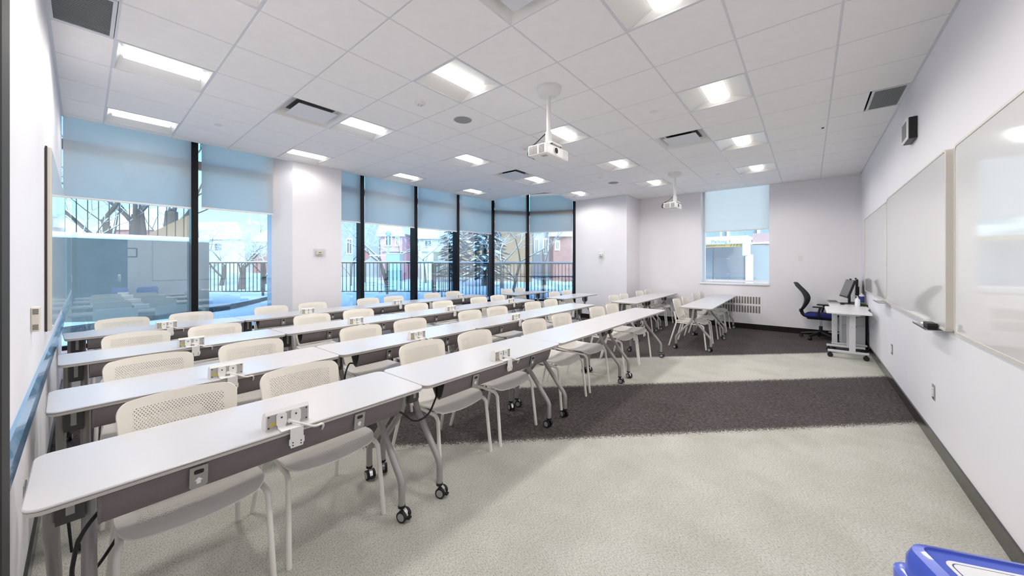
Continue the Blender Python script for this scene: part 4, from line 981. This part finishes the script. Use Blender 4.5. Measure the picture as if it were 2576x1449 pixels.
def porch(px0, px1, d, py_eave, py_top, wall, parent_label):
    r0, r1 = PXR(px0, d), PXR(px1, d); a = RD((r0 + r1) / 2, d); W2 = (r1 - r0) / 2; ze, zt = PZ(py_eave, d), PZ(py_top, d)
    t = empty('porch', (a.x, a.y, 0), YAW); tag(t, parent_label, 'porch', 'snow capped porches')
    MB().box(-W2 * .8, W2 * .8, 0, 1.6, -.5, ze).build('porch_wall', wall, t)
    MB().add([(-W2, -.25, ze), (W2, -.25, ze), (W2, 1.8, ze), (-W2, 1.8, ze), (0, .6, zt)], [(0, 1, 4), (1, 2, 4), (2, 3, 4), (3, 0, 4), (3, 2, 1, 0)]).build('porch_roof', 'snow_cap', t)
    MB().box(-W2 * .3, W2 * .3, -.04, 0, -.3, ze - .5).build('porch_window', 'house_white', t)
house(840, 954, 32, 470, 4, 'grey_house', 'tall plain grey house beside the pink house', [(872, 888, 600, 640)])
house(957, 1012, 27, 588, 3.5, 'pink_house', 'pink gabled house with white trimmed arched windows', [(969, 987, 592, 620), (995, 1006, 594, 620)], 'gable', 'house_white', 2.6)
porch(956, 1002, 24.5, 633, 622, 'pink_house', 'snow capped porch in front of the pink house')
house(1014, 1046, 33, 520, 4, 'grey_house', 'narrow grey house behind the bare saplings', [])
house(1052, 1117, 29, 597, 4, 'cream_house', 'cream house with a broad snowy roof', [(1067, 1088, 603, 622), (1100, 1110, 601, 615)], 'hip', 'snow_cap', 2.2)
porch(1058, 1094, 26, 633, 624, 'cream_house', 'snow capped porch in front of the cream house')
house(1119, 1154, 36, 560, 4, 'teal_house', 'shaded grey teal house next to the evergreen', [(1124, 1132, 607, 622), (1140, 1148, 607, 622)], 'hip', 'snow_cap', 2.0)
porch(1120, 1142, 33.5, 634, 624, 'teal_house', 'snow capped bay of the grey teal house')
house(1160, 1184, 30, 607, 3, 'orange_wall', 'small tan block with a snowy top behind the evergreen', [], 'hip', 'snow_cap', .25)
house(1193, 1214, 36, 607, 3, 'orange_wall', 'second small tan block beside the evergreen', [], 'hip', 'snow_cap', .25)
house(1160, 1335, 44, 540, 5, 'brick', 'long brick house far behind the tan blocks', [(1200, 1210, 560, 590)], 'hip', 'snow_cap', 1.5)
house(1246, 1338, 24, 540, 3, 'tan_wall', 'plain tan block added for the tan reflection in the bay window', [])  # stand-in block, gives the bay pane its tan reflection
house(1342, 1383, 30, 560, 3, 'grey_house', 'pale grey house seen through the last bay window', [(1344, 1356, 600, 640), (1366, 1380, 600, 640)])
house(1392, 1440, 24.5, 590, 3, 'brick', 'reddish house seen through the last bay window', [(1395, 1408, 605, 630)], 'hip', 'snow_cap', 1.4)
house(-150, 232, 44, 590, 4, 'brick', 'long row of brick houses behind the terrace', [(150, 175, 600, 630), (200, 222, 600, 630)], 'hip', 'snow_cap', 2.5)
house(252, 418, 38, 575, 4, 'brick', 'reddish brick house behind the tree trunks', [(270, 300, 590, 620), (350, 380, 590, 620)], 'hip', 'snow_cap', 2.5)
house(436, 616, 50, 600, 4, 'cream_house', 'pale house row behind the snowy crowns', [(470, 490, 612, 632), (540, 560, 612, 632)], 'hip', 'snow_cap', 2.5)
house(636, 830, 48, 606, 4, 'brick', 'brick house row behind the snowy crown by the column', [(650, 665, 615, 635)], 'hip', 'snow_cap', 2.5)

# bare trees with snow on the branches
def tree(px, d, h, trunk_r, seed, label, spread=.9, depth=5, py_base=None, lean=0.0, snow=True, first=.38):
    rnd = random.Random(seed); b0 = RD(PXR(px, d), d); t = empty('bare_tree', (b0.x, b0.y, 0)); tag(t, label, 'tree', 'bare winter trees')
    wood, sn = MB(), MB()
    def grow(p, dr, ln, r, k):
        n = 3 if k < 3 else 2; pts = [p]; q = dr.copy()
        for i in range(n):
            q = (q + Vector((rnd.uniform(-1, 1), rnd.uniform(-1, 1), rnd.uniform(-.5, .8))) * (.14 if k < 2 else .24)).normalized(); pts.append(pts[-1] + q * ln / n)
        rad = [r * (1 - .45 * i / n) for i in range(n + 1)]
        wood.tube(pts, rad, 6 if k < 2 else 4 if k < 4 else 3, k < 2)
        if snow and k >= 1: sn.tube([v + Vector((0, 0, rad[i] * .7 + .003)) for i, v in enumerate(pts)], [x * .62 + .003 for x in rad], 4 if k < 3 else 3, False)
        if k >= depth: return
        m = 3 if k < 2 else rnd.choice((2, 3, 3))
        for c in range(m):
            f = rnd.uniform(.5, 1.0) if c else 1.0; i = min(n - 1, int(f * n)); base = pts[i] + (pts[i + 1] - pts[i]) * (f * n - i if f < 1 else 1)
            az = rnd.uniform(0, 2 * PI); sd = Vector((math.cos(az), math.sin(az), rnd.uniform(-.1, .5)))
            grow(base, (q * (1 - spread * .5) + sd * spread * rnd.uniform(.5, 1)).normalized(), ln * rnd.uniform(.62, .82), rad[-1] * rnd.uniform(.55, .78), k + 1)
    grow(Vector((0, 0, -.2)), Vector((lean, .0, 1)).normalized(), h * first, trunk_r, 0)
    wood.build('branches', 'bark', t, 70)
    if snow: sn.build('branch_snow', 'snow_cap', t, 70)
tree(608, 17, 6.6, .17, 3, 'broad snowy tree beyond the fence next to the column', 1.0, 7, first=.24)
tree(556, 20, 6.6, .14, 5, 'snowy tree beyond the fence left of the broad crown', 1.0, 7, first=.24)
tree(662, 21, 6.8, .14, 8, 'snowy tree beyond the fence partly hidden by the column', 1.0, 7, first=.24)
tree(275, 15.5, 9.0, .26, 13, 'thick trunked tree behind the terrace railing', .8, 5, first=.4)
tree(315, 16.5, 9.5, .30, 17, 'forked thick trunk behind the terrace railing', .75, 5, first=.42)
tree(345, 18, 9.5, .30, 19, 'straight thick trunk behind the terrace railing', .7, 5, first=.45)
tree(400, 15.5, 9.5, .42, 23, 'widest tree trunk behind the terrace railing', .75, 5, first=.42)
tree(190, 14.5, 6.5, .08, 29, 'thin bare sapling behind the terrace railing', .8, 5)
tree(460, 25, 9.0, .2, 31, 'distant snowy tree behind the tan stair wall', .95, 5, first=.3)
tree(885, 19, 4.6, .05, 37, 'slim bare sapling in front of the grey house', .8, 5)
tree(985, 19, 6.5, .14, 41, 'leaning snowy tree in front of the pink house', .85, 5, lean=-.55, first=.34)
tree(1010, 20, 5.6, .06, 43, 'bare sapling right of the pink house', .7, 5)
tree(1072, 22, 5.2, .06, 47, 'fine bare sapling in front of the cream house', .8, 5)
tree(1290, 15.5, 6.0, .09, 53, 'snowy branched tree in front of the tan wall', .9, 5, first=.3)
tree(1262, 17.5, 6.0, .08, 59, 'bare tree beside the bay corner post outside', .9, 5, first=.3)
tree(1370, 20, 6.5, .10, 61, 'bare tree outside the last bay window', .85, 5)
# snowy evergreen
def conifer(px, d, h, label, seed):
    rnd = random.Random(seed); b0 = RD(PXR(px, d), d); t = empty('evergreen_tree', (b0.x, b0.y, 0)); tag(t, label, 'tree', 'snowy evergreens')
    MB().cyl((0, 0, 0), (0, 0, h), .16, .03, 8).build('trunk', 'bark', t, 60); gr, sn = MB(), MB()
    for k in range(900):
        f = rnd.uniform(.06, 1) ** .8; L = (1 - f) * h * .22 + .2; a = rnd.uniform(0, 2 * PI); q0 = rnd.uniform(.0, .6)
        p = Vector((math.cos(a) * L * q0, math.sin(a) * L * q0, h * f - .2 * L * q0)); e = p + Vector((math.cos(a + rnd.uniform(-.5, .5)) * L * .42, math.sin(a + rnd.uniform(-.5, .5)) * L * .42, -.12 * L))
        wd = .10 * L + .03; sd = Vector((-math.sin(a), math.cos(a), 0)) * wd; mid = (p + e) * .5 + Vector((0, 0, .04))
        gr.add([p, mid + sd, e, mid - sd, mid + Vector((0, 0, -.08))], [(0, 1, 2, 3), (0, 4, 1), (1, 4, 2), (2, 4, 3), (3, 4, 0)])
        if rnd.random() < .55:
            u = Vector((0, 0, .03)); sn.add([p * .5 + e * .5 + u, mid + sd * .8 + u, e + u * .6, mid - sd * .8 + u, mid + u * 2.0], [(0, 1, 4), (1, 2, 4), (2, 3, 4), (3, 0, 4)])
    gr.build('needles', 'evergreen', t); sn.build('needle_snow', 'snow_cap', t)
conifer(1218, 19, 8.0, 'tall dark evergreen with snow beside the bay corner post', 3)
conifer(1144, 25, 7.5, 'dark evergreen with snow behind the window mullion', 9)
# street sign, lamp arm, covered stall
a = RD(PXR(918, 22), 22); t = empty('stop_sign', (a.x, a.y, 0), YAW); tag(t, 'faded red road sign seen edge on beside the mullion', 'sign')
MB().cyl((0, 0, 0), (0, 0, 2.6), .03, n=8).build('sign_post', 'iron', t, 40); MB().prism(arc((0, 0), .32, PI / 8, 2 * PI + PI / 8, 8)[:-1], 'y', -.02, .02, T=Matrix.Translation((0, 0, 2.0))).build('sign_plate', 'stop_red', t)
a = RD(PXR(977, 17), 17); t = empty('lamp_post', (a.x, a.y, 0), YAW); tag(t, 'pale lamp post with a snowy side arm before the pink house', 'lamp post')
MB().cyl((0, 0, .2), (0, 0, PZ(592, 17)), .06, .045, 10).build('post', 'mailbox_green', t, 40); MB().rbox(-.9, 0, -.04, .04, PZ(644, 17), PZ(641, 17), .01).build('side_arm', 'snow_cap', t)
MB().lathe([(0, 0), (.10, .02), (.14, .14), (.05, .24), (0, .25)], 12, (0, 0, PZ(594, 17))).build('lamp_head', 'mailbox_green', t, 40)
a = RD(PXR(992, 16), 16); t = empty('covered_cart', (a.x, a.y, 0), YAW); tag(t, 'pale green box planter behind the fence', 'box')
MB().rbox(-.30, .30, -.2, .2, .3, PZ(640, 16), .02).build('box_case', 'mailbox_green', t); MB().rbox(-.33, .33, -.23, .23, PZ(640, 16), PZ(640, 16) + .05, .02).build('box_snow', 'snow_cap', t)

# ------------------------------------------------------------------ parking entrance outside the back window
def onY(px, py, yw):
    u = (px - 1288) / F_PX; dx, dy = -SN + u * CS_, CS_ + u * SN; tt = yw / dy; return Vector((dx * tt, yw, EYE + (HOR - py) / F_PX * tt))
YP = 15.0
p0, p1 = onY(1778, 597, YP), onY(1885, 613, YP)
t = empty('parking_sign', (p0.x - .6, YP, 0)); tag(t, 'white parking canopy with a yellow clearance bar over the garage door', 'sign')
x0, x1 = 0, p1.x - p0.x + .6; zt, zb = p0.z, p1.z
MB().rbox(x0, x1, -.15, .6, zb, zt, .05, 3).build('canopy', 'sign_white', t, 40)
MB().rbox(x1 - .20, x1 - .02, -.14, .5, zb - .42, zb + .01, .02).build('sign_arm', 'sign_white', t)
MB().box(x1 - .13, x1 + .06, .1, .5, -.1, zb - .38).build('post', 'sign_white', t)
inst('lettering', text_mesh('Parking', .17, 'sign_ink', .004), t, (.78, -.152, zb + .05), (PI / 2, 0, 0))
ar = MB().box(1.36, 1.375, -.156, -.151, zb + .07, zb + .17).prism([(1.335, zb + .10), (1.3675, zb + .055), (1.40, zb + .10)], 'y', -.156, -.151).build('arrow', 'sign_ink', t)
yb = MB().box(x0, x1 - .2, -.04, .04, onY(1800, 622, YP).z, onY(1800, 614.5, YP).z).build('clearance_bar', 'sign_yellow', t)
zz = onY(1800, 621, YP).z
inst('lettering', text_mesh('Clearance 6\'2" / 1.9 m', .085, 'slot_dark', .002), yb, (.45, -.042, zz + .012), (PI / 2, 0, 0))
for k in range(3): MB().prism([(1.36 + k * .09, zz + .0), (1.385 + k * .09, zz + .0), (1.43 + k * .09, zz + .085), (1.405 + k * .09, zz + .085)], 'y', -.044, -.041).build('hazard_stripe', 'slot_dark', yb)
for k in (.35, 1.0): MB().box(k, k + .05, .2, .25, zt, zt + .9).build('canopy_hanger', 'sign_white', t)
gp0, gp1 = onY(1794, 622, YP + .9), onY(1877, 622, YP + .9)
t = empty('garage_door', (gp0.x, YP + .9, -.1)); tag(t, 'pale grey garage door under the parking canopy', 'garage door'); GW = gp1.x - gp0.x; GH = 2.35
for k in range(4): MB().rbox(0, GW, 0, .05, k * GH / 4 + .004, (k + 1) * GH / 4 - .004, .006).build('panel', 'garage_grey', t)
t = tag(MB().box(gp0.x - 4, gp0.x - .01, YP + .85, YP + 1.3, -.1, 2.4).build('garage_wall', 'garage_wall'), 'pale wall on the left of the garage door', 'wall')
t = tag(MB().box(gp1.x + .01, gp1.x + .9, YP + .85, YP + 1.3, -.1, 2.1).build('garage_wall', 'garage_wall'), 'pale pillar wall on the right of the garage door', 'wall')
q0, q1 = onY(1840, 560, 24), onY(1960, 560, 24)
t = empty('glazed_building', (q0.x - 6, 24, 0)); tag(t, 'pale teal glazed building rising behind the parking canopy', 'building'); BW_ = q1.x - q0.x + 8
MB().box(0, BW_, 0, 3, -.1, 9).build('facade', 'sky_glass', t)
for k in range(8): MB().box(k * BW_ / 7 - .06, k * BW_ / 7 + .06, -.08, 0, -.1, 9).build('facade_mullion', 'house_white', t)
for k in range(6): MB().box(0, BW_, -.09, 0, 1.4 * k, 1.4 * k + .15).build('floor_band', 'house_white', t)
q = onY(1893, 612, 20); q2 = onY(1945, 585, 20)
t = empty('pink_annex', (q.x, 20, 0)); tag(t, 'pink grey annex wall to the right of the parking canopy', 'building')
MB().box(0, q2.x - q.x + 1.5, 0, 2, -.1, q2.z).build('annex_wall', 'annex', t); MB().box(-.1, q2.x - q.x + 1.6, -.1, 2, onY(1900, 614, 20).z, onY(1900, 610, 20).z).build('white_band', 'house_white', t)
MB().box(.9, 1.5, -.05, 0, .6, onY(1900, 622, 20).z).build('annex_window', 'house_glass', t)
MB().box(-.05, .5, -.06, 0, -.1, onY(1900, 616, 20).z).build('annex_panel', 'garage_wall', t)
